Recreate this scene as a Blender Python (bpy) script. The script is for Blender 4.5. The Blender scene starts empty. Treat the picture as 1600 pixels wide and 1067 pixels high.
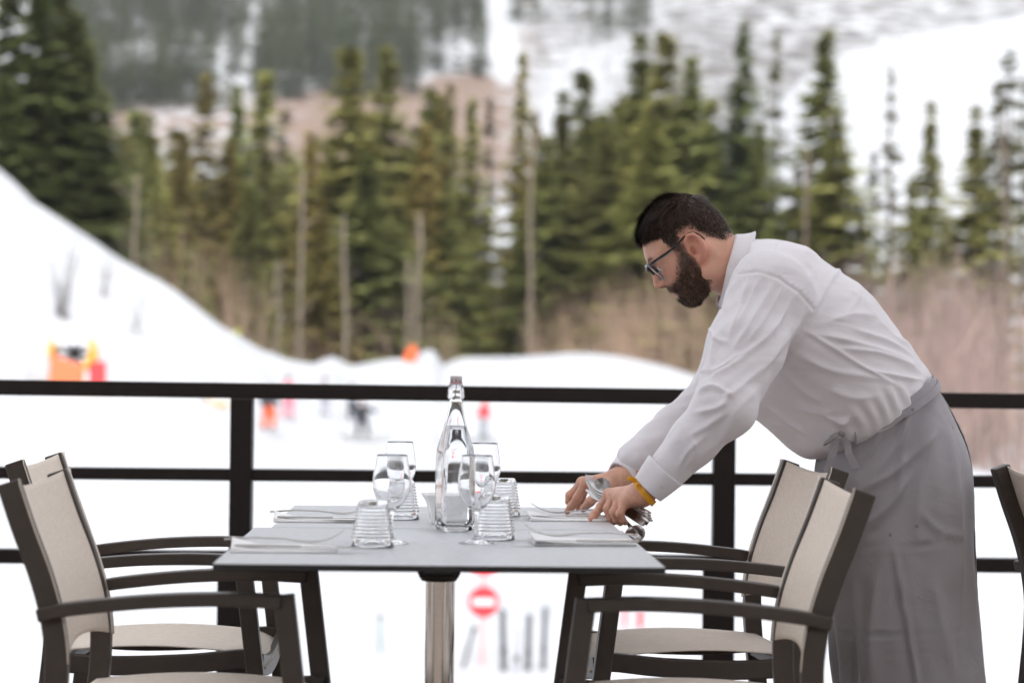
import bpy, bmesh, math, random
import numpy as np
from mathutils import Vector, Matrix, noise as mnoise

SC = bpy.context.scene
COL = SC.collection
R = math.radians

# ------------------------------------------------------------------ camera
F_PX = 3555.0
CAM_Z = 1.0476
cam_d = bpy.data.cameras.new('camera')
cam = bpy.data.objects.new('camera', cam_d)
COL.objects.link(cam)
cam_d.sensor_width = 36.0
cam_d.lens = F_PX / 1600.0 * 36.0
cam_d.clip_start = 0.05
cam_d.clip_end = 6000.0
cam_d.dof.use_dof = True
cam_d.dof.focus_distance = 4.55
cam_d.dof.aperture_fstop = 3.3
cam_d.dof.aperture_blades = 0
PITCH = math.atan((580.0 - 533.5) / F_PX)
ROLL = R(0.65)
cam_m = Matrix.Translation((0, 0, CAM_Z)) @ (Matrix.Rotation(math.pi / 2 + PITCH, 4, 'X') @ Matrix.Rotation(ROLL, 4, 'Z'))
cam.matrix_world = cam_m
SC.camera = cam

# ------------------------------------------------------------------ overcast sky and veiled sun
SUN_EL, SUN_AZ = R(46), R(176)          # azimuth from +Y towards +X
world = bpy.data.worlds.new('World')
SC.world = world
world.use_nodes = True
wn = world.node_tree
bg = wn.nodes['Background']
sky = wn.nodes.new('ShaderNodeTexSky')
sky.sky_type = 'NISHITA'
sky.sun_disc = False
sky.sun_elevation = SUN_EL
sky.sun_rotation = SUN_AZ
sky.altitude = 1400
sky.air_density = 1.0
sky.dust_density = 4.0
sky.ozone_density = 1.0
hsv = wn.nodes.new('ShaderNodeHueSaturation')   # a cloud layer: the sky keeps its light but loses its blue
hsv.inputs['Saturation'].default_value = 0.12
wn.links.new(sky.outputs[0], hsv.inputs['Color'])
wn.links.new(hsv.outputs[0], bg.inputs['Color'])
bg.inputs['Strength'].default_value = 0.135
sun_d = bpy.data.lights.new('sun', 'SUN')
sun_d.energy = 0.6
sun_d.angle = R(25)
sun_d.color = (1.0, 0.97, 0.93)
sun = bpy.data.objects.new('sun', sun_d)
COL.objects.link(sun)
sdir = Vector((math.sin(SUN_AZ) * math.cos(SUN_EL), math.cos(SUN_AZ) * math.cos(SUN_EL), math.sin(SUN_EL)))
sun.rotation_euler = (-sdir).to_track_quat('-Z', 'Y').to_euler()
sun.location = (0, 0, 30)

SC.view_settings.view_transform = 'Standard'
SC.view_settings.look = 'None'
SC.view_settings.exposure = 1.9
SC.view_settings.gamma = 1.0
SC.view_settings.use_curve_mapping = False
SC.render.engine = 'CYCLES'
cy = SC.cycles
cy.use_denoising = True
try:
    cy.denoiser = 'OPENIMAGEDENOISE'
    cy.denoising_input_passes = 'RGB_ALBEDO_NORMAL'
except Exception:
    pass
cy.max_bounces = 14
cy.transmission_bounces = 12
cy.transparent_max_bounces = 8
cy.diffuse_bounces = 4
cy.glossy_bounces = 5
cy.volume_bounces = 0
cy.caustics_refractive = True
cy.caustics_reflective = False
cy.sample_clamp_indirect = 4.0
cy.blur_glossy = 0.5

# ------------------------------------------------------------------ helpers
_RM = np.array(cam_m.to_3x3())

def P(px, py, Y):
    """world point seen at photo pixel (px, py) at depth Y"""
    d = _RM @ np.array([(px - 800.0) / F_PX, -(py - 533.5) / F_PX, -1.0])
    t = Y / d[1]
    return Vector((d[0] * t, Y, CAM_Z + d[2] * t))

def PZ(px, py, z):
    """world point at photo pixel on the horizontal plane z"""
    d = _RM @ np.array([(px - 800.0) / F_PX, -(py - 533.5) / F_PX, -1.0])
    t = (z - CAM_Z) / d[2]
    return Vector((d[0] * t, d[1] * t, z))

def to_px(V):
    """world points (n,3) -> photo pixels"""
    q = (np.asarray(V, float) - np.array([0, 0, CAM_Z])) @ _RM
    return np.stack([800.0 + F_PX * q[:, 0] / -q[:, 2], 533.5 - F_PX * q[:, 1] / -q[:, 2]], 1)

def hor(px):
    return 580.0 + (px - 800.0) * math.tan(ROLL)

def nodes(m):
    m.use_nodes = True
    return m.node_tree, m.node_tree.nodes['Principled BSDF']

def mat(name, color, rough=0.6, metal=0.0, var=0.0, scale=8.0, bump=0.0, bscale=60.0, spec=0.5, stretch=None, **kw):
    m = bpy.data.materials.new(name)
    t, b = nodes(m)
    b.inputs['Base Color'].default_value = (*color, 1)
    b.inputs['Roughness'].default_value = rough
    b.inputs['Metallic'].default_value = metal
    b.inputs['Specular IOR Level'].default_value = spec
    for k, v in kw.items():
        b.inputs[k.replace('_', ' ')].default_value = v
    tc = t.nodes.new('ShaderNodeTexCoord')
    mp = t.nodes.new('ShaderNodeMapping')
    if stretch:
        mp.inputs['Scale'].default_value = stretch
    t.links.new(tc.outputs['Object'], mp.inputs['Vector'])
    if var > 0:
        n = t.nodes.new('ShaderNodeTexNoise')
        n.inputs['Scale'].default_value = scale
        n.inputs['Detail'].default_value = 5
        t.links.new(mp.outputs[0], n.inputs['Vector'])
        r = t.nodes.new('ShaderNodeValToRGB')
        r.color_ramp.elements[0].position = 0.3
        r.color_ramp.elements[1].position = 0.7
        r.color_ramp.elements[0].color = (*[c * (1 - var) for c in color], 1)
        r.color_ramp.elements[1].color = (*[min(1, c * (1 + var)) for c in color], 1)
        t.links.new(n.outputs['Fac'], r.inputs['Fac'])
        t.links.new(r.outputs['Color'], b.inputs['Base Color'])
    if bump > 0:
        n2 = t.nodes.new('ShaderNodeTexNoise')
        n2.inputs['Scale'].default_value = bscale
        n2.inputs['Detail'].default_value = 4
        t.links.new(mp.outputs[0], n2.inputs['Vector'])
        bp = t.nodes.new('ShaderNodeBump')
        bp.inputs['Strength'].default_value = bump
        bp.inputs['Distance'].default_value = 0.01
        t.links.new(n2.outputs['Fac'], bp.inputs['Height'])
        t.links.new(bp.outputs['Normal'], b.inputs['Normal'])
    return m

def mesh_from(name, V, Fc, smooth=True):
    me = bpy.data.meshes.new(name)
    V = np.asarray(V, dtype=np.float32)
    if isinstance(Fc, np.ndarray):
        k = Fc.shape[1]
        nf = len(Fc)
        me.vertices.add(len(V))
        me.vertices.foreach_set('co', V.ravel())
        me.loops.add(nf * k)
        me.loops.foreach_set('vertex_index', Fc.astype(np.int32).ravel())
        me.polygons.add(nf)
        me.polygons.foreach_set('loop_start', np.arange(0, nf * k, k, dtype=np.int32))
        me.update(calc_edges=True)
    else:
        me.from_pydata([tuple(map(float, v)) for v in V], [], Fc)
        me.update()
    me.validate(clean_customdata=False)
    if smooth:
        me.polygons.foreach_set('use_smooth', np.ones(len(me.polygons), dtype=bool))
    return me

def link(name, me, m=None, parent=None, loc=None):
    o = bpy.data.objects.new(name, me)
    COL.objects.link(o)
    if m is not None and me is not None:
        for mm in (m if isinstance(m, (list, tuple)) else [m]):
            me.materials.append(mm)
    if parent is not None:
        o.parent = parent
    if loc is not None:
        o.location = loc
    return o

def tag(o, label=None, cat=None, group=None, kind=None):
    if label: o['label'] = label
    if cat: o['category'] = cat
    if group: o['group'] = group
    if kind: o['kind'] = kind
    return o

def thing(name, label, cat, loc=(0, 0, 0), rz=0.0, group=None):
    o = bpy.data.objects.new(name, None)
    o.empty_display_size = 0.1
    COL.objects.link(o)
    o.location = loc
    o.rotation_euler = (0, 0, rz)
    return tag(o, label, cat, group)

def copy_tree(o, parent=None):
    c = o.copy()
    COL.objects.link(c)
    c.parent = parent
    for ch in [q for q in COL.objects if q.parent == o]:
        copy_tree(ch, c)
    return c

class MB:
    """collects simple solids into one mesh"""
    def __init__(self):
        self.v, self.f = [], []
    def add(self, V, Fc):
        o = len(self.v)
        self.v += [tuple(p) for p in V]
        self.f += [tuple(i + o for i in q) for q in Fc]
        return self
    def box(self, x0, x1, y0, y1, z0, z1):
        V = [(x, y, z) for x in (x0, x1) for y in (y0, y1) for z in (z0, z1)]
        return self.add(V, [(0, 1, 3, 2), (4, 6, 7, 5), (0, 4, 5, 1), (2, 3, 7, 6), (0, 2, 6, 4), (1, 5, 7, 3)])
    def tube(self, pts, rad, n=8, cap=True):
        pts = [Vector(p) for p in pts]
        rad = rad if isinstance(rad, (list, tuple)) else [rad] * len(pts)
        rings = []
        up = None
        for i, p in enumerate(pts):
            d = (pts[min(i + 1, len(pts) - 1)] - pts[max(i - 1, 0)]).normalized()
            if up is None:
                a = Vector((0, 0, 1)) if abs(d.z) < 0.9 else Vector((1, 0, 0))
                up = (a - d * a.dot(d)).normalized()
            else:
                up = (up - d * up.dot(d)).normalized()
            s = d.cross(up)
            rings.append([p + (up * math.cos(2 * math.pi * k / n) + s * math.sin(2 * math.pi * k / n)) * rad[i] for k in range(n)])
        V = [q for r in rings for q in r]
        Fc = [(i * n + k, i * n + (k + 1) % n, (i + 1) * n + (k + 1) % n, (i + 1) * n + k) for i in range(len(pts) - 1) for k in range(n)]
        if cap:
            Fc += [tuple(range(n - 1, -1, -1)), tuple((len(pts) - 1) * n + k for k in range(n))]
        return self.add(V, Fc)
    def lathe(self, prof, n=32, cx=0, cy=0, close=False):
        V = [(cx + r * math.cos(2 * math.pi * k / n), cy + r * math.sin(2 * math.pi * k / n), z) for r, z in prof for k in range(n)]
        m = len(prof)
        Fc = [(i * n + k, i * n + (k + 1) % n, ((i + 1) % m) * n + (k + 1) % n, ((i + 1) % m) * n + k) for i in range(m if close else m - 1) for k in range(n)]
        if not close:
            if prof[0][0] > 1e-6: Fc.append(tuple(range(n - 1, -1, -1)))
            if prof[-1][0] > 1e-6: Fc.append(tuple((m - 1) * n + k for k in range(n)))
        return self.add(V, Fc)
    def ribbon(self, pts, t, w, side=(0, 1, 0)):
        """rectangular bar swept along pts; w measured along `side`, t across it"""
        pts = [Vector(p) for p in pts]
        s = Vector(side).normalized()
        n = len(pts)
        V = []
        for i, p in enumerate(pts):
            a = (pts[i] - pts[i - 1]).normalized() if i else (pts[1] - pts[0]).normalized()
            b = (pts[i + 1] - pts[i]).normalized() if i < n - 1 else a
            d = (a + b).normalized()
            nr = d.cross(s).normalized()
            k = 1.0 / max(0.4, d.dot(a))
            tt = (t[i] if isinstance(t, (list, tuple)) else t) / 2 * k
            ww = (w[i] if isinstance(w, (list, tuple)) else w) / 2
            V += [p + nr * tt + s * ww, p + nr * tt - s * ww, p - nr * tt - s * ww, p - nr * tt + s * ww]
        Fc = [(4 * i + k, 4 * i + (k + 1) % 4, 4 * i + 4 + (k + 1) % 4, 4 * i + 4 + k) for i in range(n - 1) for k in range(4)]
        Fc += [(3, 2, 1, 0), tuple(4 * (n - 1) + k for k in range(4))]
        return self.add(V, Fc)
    def mesh(self, name, smooth=False):
        me = mesh_from(name, self.v, self.f, smooth)
        bm = bmesh.new()
        bm.from_mesh(me)
        bmesh.ops.recalc_face_normals(bm, faces=bm.faces)
        bm.to_mesh(me)
        bm.free()
        return me
    def build(self, name, m, parent=None, smooth=False, bevel=0.0, seg=2, loc=None):
        o = link(name, self.mesh(name, smooth), m, parent, loc)
        if bevel:
            b = o.modifiers.new('bevel', 'BEVEL')
            b.width = bevel
            b.segments = seg
            b.limit_method = 'ANGLE'
            b.angle_limit = R(35)
            if not smooth:
                b.harden_normals = False
        return o

def catmull(pts, n=8):
    pts = [np.array(p, float) for p in pts]
    q = [2 * pts[0] - pts[1]] + pts + [2 * pts[-1] - pts[-2]]
    out = []
    for i in range(1, len(q) - 2):
        for k in range(n):
            t = k / n
            a, b, c, d = q[i - 1], q[i], q[i + 1], q[i + 2]
            out.append(0.5 * (2 * b + (c - a) * t + (2 * a - 5 * b + 4 * c - d) * t * t + (3 * b - a - 3 * c + d) * t ** 3))
    out.append(pts[-1])
    return out

def smooth01(t):
    t = np.clip(t, 0, 1)
    return t * t * (3 - 2 * t)

def hash3(i, j, k, s=0):
    h = (i.astype(np.int64) * 374761393 + j.astype(np.int64) * 668265263 + k.astype(np.int64) * 2147483647 + s * 1274126177) & 0xffffffff
    h = ((h ^ (h >> 13)) * 1274126177) & 0xffffffff
    h = h ^ (h >> 16)
    return (h & 0xffff) / 65535.0 * 2 - 1

def vnoise(Q, s=0):
    """smooth value noise on points (n,3)"""
    Q = np.asarray(Q, float)
    f = np.floor(Q).astype(np.int64)
    t = Q - f
    t = t * t * (3 - 2 * t)
    o = 0
    for a in (0, 1):
        for b in (0, 1):
            for c in (0, 1):
                w = (t[:, 0] if a else 1 - t[:, 0]) * (t[:, 1] if b else 1 - t[:, 1]) * (t[:, 2] if c else 1 - t[:, 2])
                o = o + w * hash3(f[:, 0] + a, f[:, 1] + b, f[:, 2] + c, s)
    return o
# ================================================================== TERRAIN
CREST = np.array([(-700, 40), (-300, 120), (-60, 225), (0, 272), (25, 292), (50, 315), (100, 345), (150, 372), (200, 402), (250, 432), (300, 470), (350, 507),
                  (400, 535), (450, 556), (490, 566), (505, 561), (522, 557), (538, 567), (550, 573), (580, 568), (615, 563), (645, 563), (655, 556), (664, 549), (674, 548), (683, 556),
                  (693, 574), (705, 566), (730, 560), (800, 559), (850, 556), (885, 553), (920, 553), (960, 557), (1000, 565),
                  (1045, 574), (1090, 587), (1150, 610), (1250, 645), (1350, 680), (1450, 706), (1530, 727), (1600, 738), (1800, 760), (2400, 780)], float)
CRD = np.array([(-700, 98), (400, 96), (520, 106), (700, 116), (950, 116), (1090, 105), (1250, 85), (1450, 66), (1600, 60), (2400, 55)], float)
MPY = np.array([(170, 640), (200, 590), (260, 505), (400, 370), (600, 215), (900, 55), (1400, -200), (2100, -330), (2600, -300)], float)
HILLC = np.array([(900, 640), (1080, 420), (1160, 220), (1215, 150), (1250, 118), (1290, 92), (1340, 74), (1400, 60), (1500, 42), (1600, 25), (1800, -20), (2400, -80)], float)

def crest_y(u):
    return np.interp(u, CREST[:, 0], CREST[:, 1])

def height(x, y):
    """terrain height; x, y arrays"""
    x = np.asarray(x, float); y = np.asarray(y, float)
    D = np.hypot(x, y)
    ang = np.arctan2(x, y)
    u = 800 + F_PX * np.tan(np.clip(ang, -0.42, 0.42))
    h = 580 + (u - 800) * math.tan(ROLL)
    Dc = np.interp(u, CRD[:, 0], CRD[:, 1])
    zc = CAM_Z + (h - crest_y(u)) / F_PX * Dc
    zb = lambda d: -4.1 + 0.022 * np.maximum(d - 25, 0)
    t = np.clip((D / Dc - 0.42) / 0.58, 0, 1)
    steep = np.clip((500 - u) / 500, 0, 1)
    prof = (1 - steep) * (t * t * (3 - 2 * t)) + steep * t ** 1.35
    near = zb(D) + (zc - zb(Dc)) * prof
    vz = np.minimum(zc - 1.0, -2.5)
    s = smooth01((D - Dc) / 26.0)
    mid = zc + (vz - zc) * s - 0.05 * np.clip(D - Dc, 0, 6)
    z = np.where(D <= Dc, near, mid)
    mp = np.interp(D, MPY[:, 0], MPY[:, 1])
    zm = CAM_Z + (h - mp) / F_PX * D
    Q = np.stack([x / 60, y / 60, 0 * x], -1).reshape(-1, 3)
    nz = vnoise(Q, 3).reshape(x.shape)
    zm = zm + nz * np.clip((D - 200) / 200, 0, 1) * 5
    hc = np.interp(u, HILLC[:, 0], HILLC[:, 1])
    zh450 = CAM_Z + (h - hc) / F_PX * 450
    th = np.clip((D - 190) / 260, 0, 1)
    zh = np.where(D < 450, -3 + (zh450 + 3) * (0.25 * th + 0.75 * th ** 1.6), zh450 - 0.35 * (D - 450))
    zz = np.where(D > 175, np.maximum(np.maximum(zm, zh), z - 3 * smooth01((D - 175) / 40)), z)
    return zz

def ground_hit(px, py, d0=10.0, d1=900.0):
    a = P(px, py, 1.0)
    dz = a.z - CAM_Z
    ys = np.geomspace(d0, d1, 4000)
    hz = height(a.x * ys, ys)
    below = (CAM_Z + dz * ys) <= hz
    i = int(np.argmax(below)) if below.any() else len(ys) - 1
    return Vector((a.x * ys[i], ys[i], hz[i]))

def snow_material():
    m = bpy.data.materials.new('snow_and_brush')
    t, b = nodes(m)
    b.inputs['Roughness'].default_value = 0.75
    b.inputs['Specular IOR Level'].default_value = 0.2
    at = t.nodes.new('ShaderNodeAttribute'); at.attribute_name = 'cover'
    sp = t.nodes.new('ShaderNodeSeparateColor')
    t.links.new(at.outputs['Color'], sp.inputs[0])
    tc = t.nodes.new('ShaderNodeTexCoord')
    n = t.nodes.new('ShaderNodeTexNoise'); n.inputs['Scale'].default_value = 0.11; n.inputs['Detail'].default_value = 7; n.inputs['Roughness'].default_value = 0.65
    t.links.new(tc.outputs['Object'], n.inputs['Vector'])
    # brush where noise < brush amount
    sub = t.nodes.new('ShaderNodeMath'); sub.operation = 'SUBTRACT'
    t.links.new(sp.outputs[0], sub.inputs[0]); t.links.new(n.outputs['Fac'], sub.inputs[1])
    mr = t.nodes.new('ShaderNodeMapRange'); mr.inputs['From Min'].default_value = -0.06; mr.inputs['From Max'].default_value = 0.06
    t.links.new(sub.outputs[0], mr.inputs['Value'])
    n2 = t.nodes.new('ShaderNodeTexNoise'); n2.inputs['Scale'].default_value = 0.5; n2.inputs['Detail'].default_value = 6
    t.links.new(tc.outputs['Object'], n2.inputs['Vector'])
    rb = t.nodes.new('ShaderNodeValToRGB')
    rb.color_ramp.elements[0].position = 0.3; rb.color_ramp.elements[0].color = (0.15, 0.105, 0.08, 1)
    rb.color_ramp.elements[1].position = 0.7; rb.color_ramp.elements[1].color = (0.34, 0.235, 0.185, 1)
    t.links.new(n2.outputs['Fac'], rb.inputs['Fac'])
    rs = t.nodes.new('ShaderNodeValToRGB')
    rs.color_ramp.elements[0].position = 0.3; rs.color_ramp.elements[0].color = (0.49, 0.50, 0.525, 1)
    rs.color_ramp.elements[1].position = 0.7; rs.color_ramp.elements[1].color = (0.58, 0.585, 0.60, 1)
    n3 = t.nodes.new('ShaderNodeTexNoise'); n3.inputs['Scale'].default_value = 0.25; n3.inputs['Detail'].default_value = 8
    t.links.new(tc.outputs['Object'], n3.inputs['Vector']); t.links.new(n3.outputs['Fac'], rs.inputs['Fac'])
    mx = t.nodes.new('ShaderNodeMix'); mx.data_type = 'RGBA'
    t.links.new(mr.outputs[0], mx.inputs['Factor']); t.links.new(rs.outputs['Color'], mx.inputs[6]); mg = t.nodes.new('ShaderNodeMix'); mg.data_type = 'RGBA'; mg.inputs[7].default_value = (.17, .16, .155, 1)
    t.links.new(sp.outputs[1], mg.inputs['Factor']); t.links.new(rb.outputs['Color'], mg.inputs[6]); t.links.new(mg.outputs[2], mx.inputs[7])
    t.links.new(mx.outputs[2], b.inputs['Base Color'])
    bp = t.nodes.new('ShaderNodeBump'); bp.inputs['Strength'].default_value = 0.6; bp.inputs['Distance'].default_value = 0.25
    n4 = t.nodes.new('ShaderNodeTexNoise'); n4.inputs['Scale'].default_value = 0.8; n4.inputs['Detail'].default_value = 8
    t.links.new(tc.outputs['Object'], n4.inputs['Vector']); t.links.new(n4.outputs['Fac'], bp.inputs['Height'])
    t.links.new(bp.outputs['Normal'], b.inputs['Normal'])
    return m

def build_terrain():
    a_in = np.arctan((np.linspace(-200, 1800, 400) - 800) / F_PX)
    a_lo = np.linspace(-math.pi, a_in[0] - 0.004, 120)
    a_hi = np.linspace(a_in[-1] + 0.004, math.pi, 120)[:-1]
    A = np.concatenate([a_lo, a_in, a_hi])
    D = np.concatenate([[0.6, 4, 8, 14, 20], np.linspace(25, 130, 90), np.geomspace(132, 460, 70), np.geomspace(470, 2600, 50)])
    AA, DD = np.meshgrid(A, D)
    X, Y = DD * np.sin(AA), DD * np.cos(AA)
    Z = height(X, Y)
    # groomed snow: soft irregularities
    Q = np.stack([X / 7, Y / 7, 0 * X], -1).reshape(-1, 3)
    Z = Z + (vnoise(Q, 9) * 0.10 + vnoise(Q * 0.35, 10) * 0.2).reshape(X.shape) * np.clip(DD / 60, 0, 1) * (DD < 170)
    slope = (X < -.08 * Y) * np.clip((DD - 55) / 12, 0, 1) * (DD < 97)
    Z = Z + (vnoise(Q * np.array([2.2, 1.1, 1]), 12) * .22 + vnoise(Q * np.array([5.0, 2.2, 1]), 13) * .08).reshape(X.shape) * slope
    V = np.stack([X, Y, Z], -1).reshape(-1, 3)
    nA, nD = len(A), len(D)
    i, j = np.meshgrid(np.arange(nD - 1), np.arange(nA), indexing='ij')
    j2 = (j + 1) % nA
    Fc = np.stack([i * nA + j, i * nA + j2, (i + 1) * nA + j2, (i + 1) * nA + j], -1).reshape(-1, 4)[:, ::-1]
    me = mesh_from('snow_ground', V, Fc)
    # ground cover: where brown brush grows (amount compared with a noise pattern in the material)
    px = to_px(V)
    inf = V[:, 1] > 1
    u = np.where(inf, px[:, 0], 800); v = np.where(inf, px[:, 1], 600)
    Dv = np.hypot(V[:, 0], V[:, 1])
    far = smooth01((Dv - 150) / 40)
    top = np.interp(u, [100, 170, 480, 640, 780, 840, 870, 1000, 1300], [150, 142, 134, 122, 100, 85, 175, 200, 240])
    band = smooth01((v - top) / 14)
    am = 0.36 + 0.0 * u
    am = am + band * np.where((u > 150) & (u < 830), 0.16 + 0.14 * smooth01((320 - v) / 60) * smooth01((u - 380) / 120), 0.08)
    k8 = smooth01((u - 740) / 100); am = am * (1 - k8) + k8 * (0.52 + 0.03 * smooth01((v - 260) / 120))
    am = am - 0.34 * np.exp(-((u - 915) / 62) ** 2 - ((v - 118 + (u - 915) * 0.45) / 40) ** 2)
    am = am - 0.30 * np.exp(-((u - 785) / 18) ** 2) * (v < 130)
    am = am - 0.40 * np.exp(-((u - 778) / 50) ** 2 - ((v - 470) / 110) ** 2) - 0.3 * np.exp(-((u - 325) / 30) ** 2 - ((v - 340) / 70) ** 2)
    hill = (u > 1200) & (v > np.interp(u, HILLC[:, 0], HILLC[:, 1]) - 2) & (Dv < 470)
    am = np.where(hill, 0.02 + 0.4 * smooth01((v - 330) / 200), am)
    am = np.where((u > 1100) & ~hill, 0.52, am)
    am = am * far
    grey = smooth01((u - 780) / 90) * smooth01((Dv - 300) / 150)
    cov = np.stack([am, grey, am, np.ones_like(am)], 1).astype(np.float32)
    ca = me.color_attributes.new('cover', 'FLOAT_COLOR', 'POINT')
    ca.data.foreach_set('color', cov.ravel())
    tag(link('snow_ground', me, snow_material()), kind='structure')

build_terrain()

# ================================================================== TERRACE (floor; unseen roof and low wall, added to shade the guests and admit fill)
m_deck = mat('deck_boards', (0.22, 0.17, 0.135), 0.7, var=0.3, scale=3, stretch=(1, 12, 1))
m_soffit = mat('roof_boards', (0.62, 0.57, 0.52), 0.7, var=0.25, scale=3, stretch=(1, 12, 1))
m_wallw = mat('wall_render', (0.70, 0.66, 0.62), 0.8, var=0.1)
tag(MB().box(-7, 7, -6, 6.42, -0.18, 0.0).build('terrace_floor', m_deck), kind='structure')
tag(MB().box(-7, 7, -3.0, 2.9, 3.9, 4.05).build('unseen_shade_roof', m_soffit), kind='structure')  # added out of view: blocks the sun over the guests, leaves the rear deck lit
tag(MB().box(-7, 7, -6.2, -6.0, -4.5, 2.7).build('unseen_low_wall', m_wallw), kind='structure')  # added out of view, kept low so skylight passes over it

# ================================================================== RAILING
m_rail = mat('dark_brown_painted_steel', (0.0075, 0.0045, 0.004), 0.5, var=0.25, scale=30, bump=0.05, bscale=200, spec=0.2)
RY = 6.3
rail = thing('railing', 'dark brown steel terrace railing behind the table and the waiter', 'railing', (0, RY, 0))
for (pya, pyb, h2) in ((605.0, 627.0, 0.0215), (738.0, 752.5, 0.0165), (868.0, 883.0, 0.0195)):
    za = P(0, pya, RY); zb_ = P(1600, pyb, RY)
    k = (zb_.z - za.z) / (zb_.x - za.x)
    f = lambda x: za.z + k * (x - za.x)
    V = []
    for x in (-4.2, 4.2):
        for yy in (-0.022, 0.022):
            for s in (-1, 1):
                V.append((x, yy, f(x) + s * h2))
    MB().add(V, [(0, 1, 3, 2), (4, 6, 7, 5), (0, 4, 5, 1), (2, 3, 7, 6), (0, 2, 6, 4), (1, 5, 7, 3)]).build('rail', m_rail, rail, bevel=0.003)
for pxp in (-374, 378, 1131, 1885):
    x = P(pxp, 700, RY).x
    MB().box(x - 0.030, x + 0.030, -0.031, 0.031, 0.001, P(pxp, 605 + 22 * pxp / 1600, RY).z - .0205).build('post', m_rail, rail, bevel=0.003)
    MB().box(x - 0.058, x + 0.030, -0.044, -0.034, 0.02, 0.515).build('mounting_plate', m_rail, rail, bevel=0.002)

# ================================================================== TREES
def leaf_material(name, col, var=0.45):
    m = bpy.data.materials.new(name)
    t, b = nodes(m)
    b.inputs['Roughness'].default_value = 0.7
    b.inputs['Specular IOR Level'].default_value = 0.15
    g = t.nodes.new('ShaderNodeNewGeometry')
    oi = t.nodes.new('ShaderNodeObjectInfo')
    r = t.nodes.new('ShaderNodeValToRGB')
    r.color_ramp.elements[0].color = (*[c * (1 - var) for c in col], 1)
    r.color_ramp.elements[1].color = (*[c * (1 + var) for c in col], 1)
    t.links.new(g.outputs['Random Per Island'], r.inputs['Fac'])
    h = t.nodes.new('ShaderNodeHueSaturation')
    mr = t.nodes.new('ShaderNodeMapRange')
    mr.inputs['To Min'].default_value = 0.85; mr.inputs['To Max'].default_value = 1.3
    t.links.new(oi.outputs['Random'], mr.inputs['Value'])
    t.links.new(mr.outputs[0], h.inputs['Value'])
    mh = t.nodes.new('ShaderNodeMath'); mh.operation = 'FRACT'; mk = t.nodes.new('ShaderNodeMath'); mk.operation = 'MULTIPLY'; mk.inputs[1].default_value = 7.31
    t.links.new(oi.outputs['Random'], mk.inputs[0]); t.links.new(mk.outputs[0], mh.inputs[0])
    mr2 = t.nodes.new('ShaderNodeMapRange'); mr2.inputs['To Min'].default_value = .49; mr2.inputs['To Max'].default_value = .525
    t.links.new(mh.outputs[0], mr2.inputs['Value']); t.links.new(mr2.outputs[0], h.inputs['Hue'])
    t.links.new(r.outputs['Color'], h.inputs['Color'])
    t.links.new(h.outputs['Color'], b.inputs['Base Color'])
    tl = t.nodes.new('ShaderNodeBsdfTranslucent'); mxs = t.nodes.new('ShaderNodeMixShader'); mxs.inputs['Fac'].default_value = .35
    t.links.new(h.outputs['Color'], tl.inputs['Color']); t.links.new(b.outputs[0], mxs.inputs[1]); t.links.new(tl.outputs[0], mxs.inputs[2])
    t.links.new(mxs.outputs[0], t.nodes['Material Output'].inputs['Surface'])
    return m

m_needle = leaf_material('spruce_needles', (0.330, 0.325, 0.115))
m_needle_d = leaf_material('dark_spruce_needles', (0.150, 0.162, 0.055))
m_needle_y = leaf_material('yellow_green_needles', (0.34, 0.275, 0.095))
m_needle_g = leaf_material('thin_grey_green_needles', (0.15, 0.14, 0.07))
m_needle_f = leaf_material('far_needles', (0.085, 0.102, 0.034))
m_bark = mat('bark', (0.13, 0.095, 0.07), 0.9, var=0.4, scale=2.0)
m_bark_p = mat('pale_bark', (0.19, 0.155, 0.115), 0.9, var=0.3, scale=2.0)
m_twig = leaf_material('bare_twigs', (0.54, 0.375, 0.30), .55)
m_twig_g = leaf_material('grey_bare_twigs', (0.51, 0.395, 0.345), .55)
m_wood = leaf_material('far_bare_wood', (0.24, 0.215, 0.20), .4)

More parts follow.
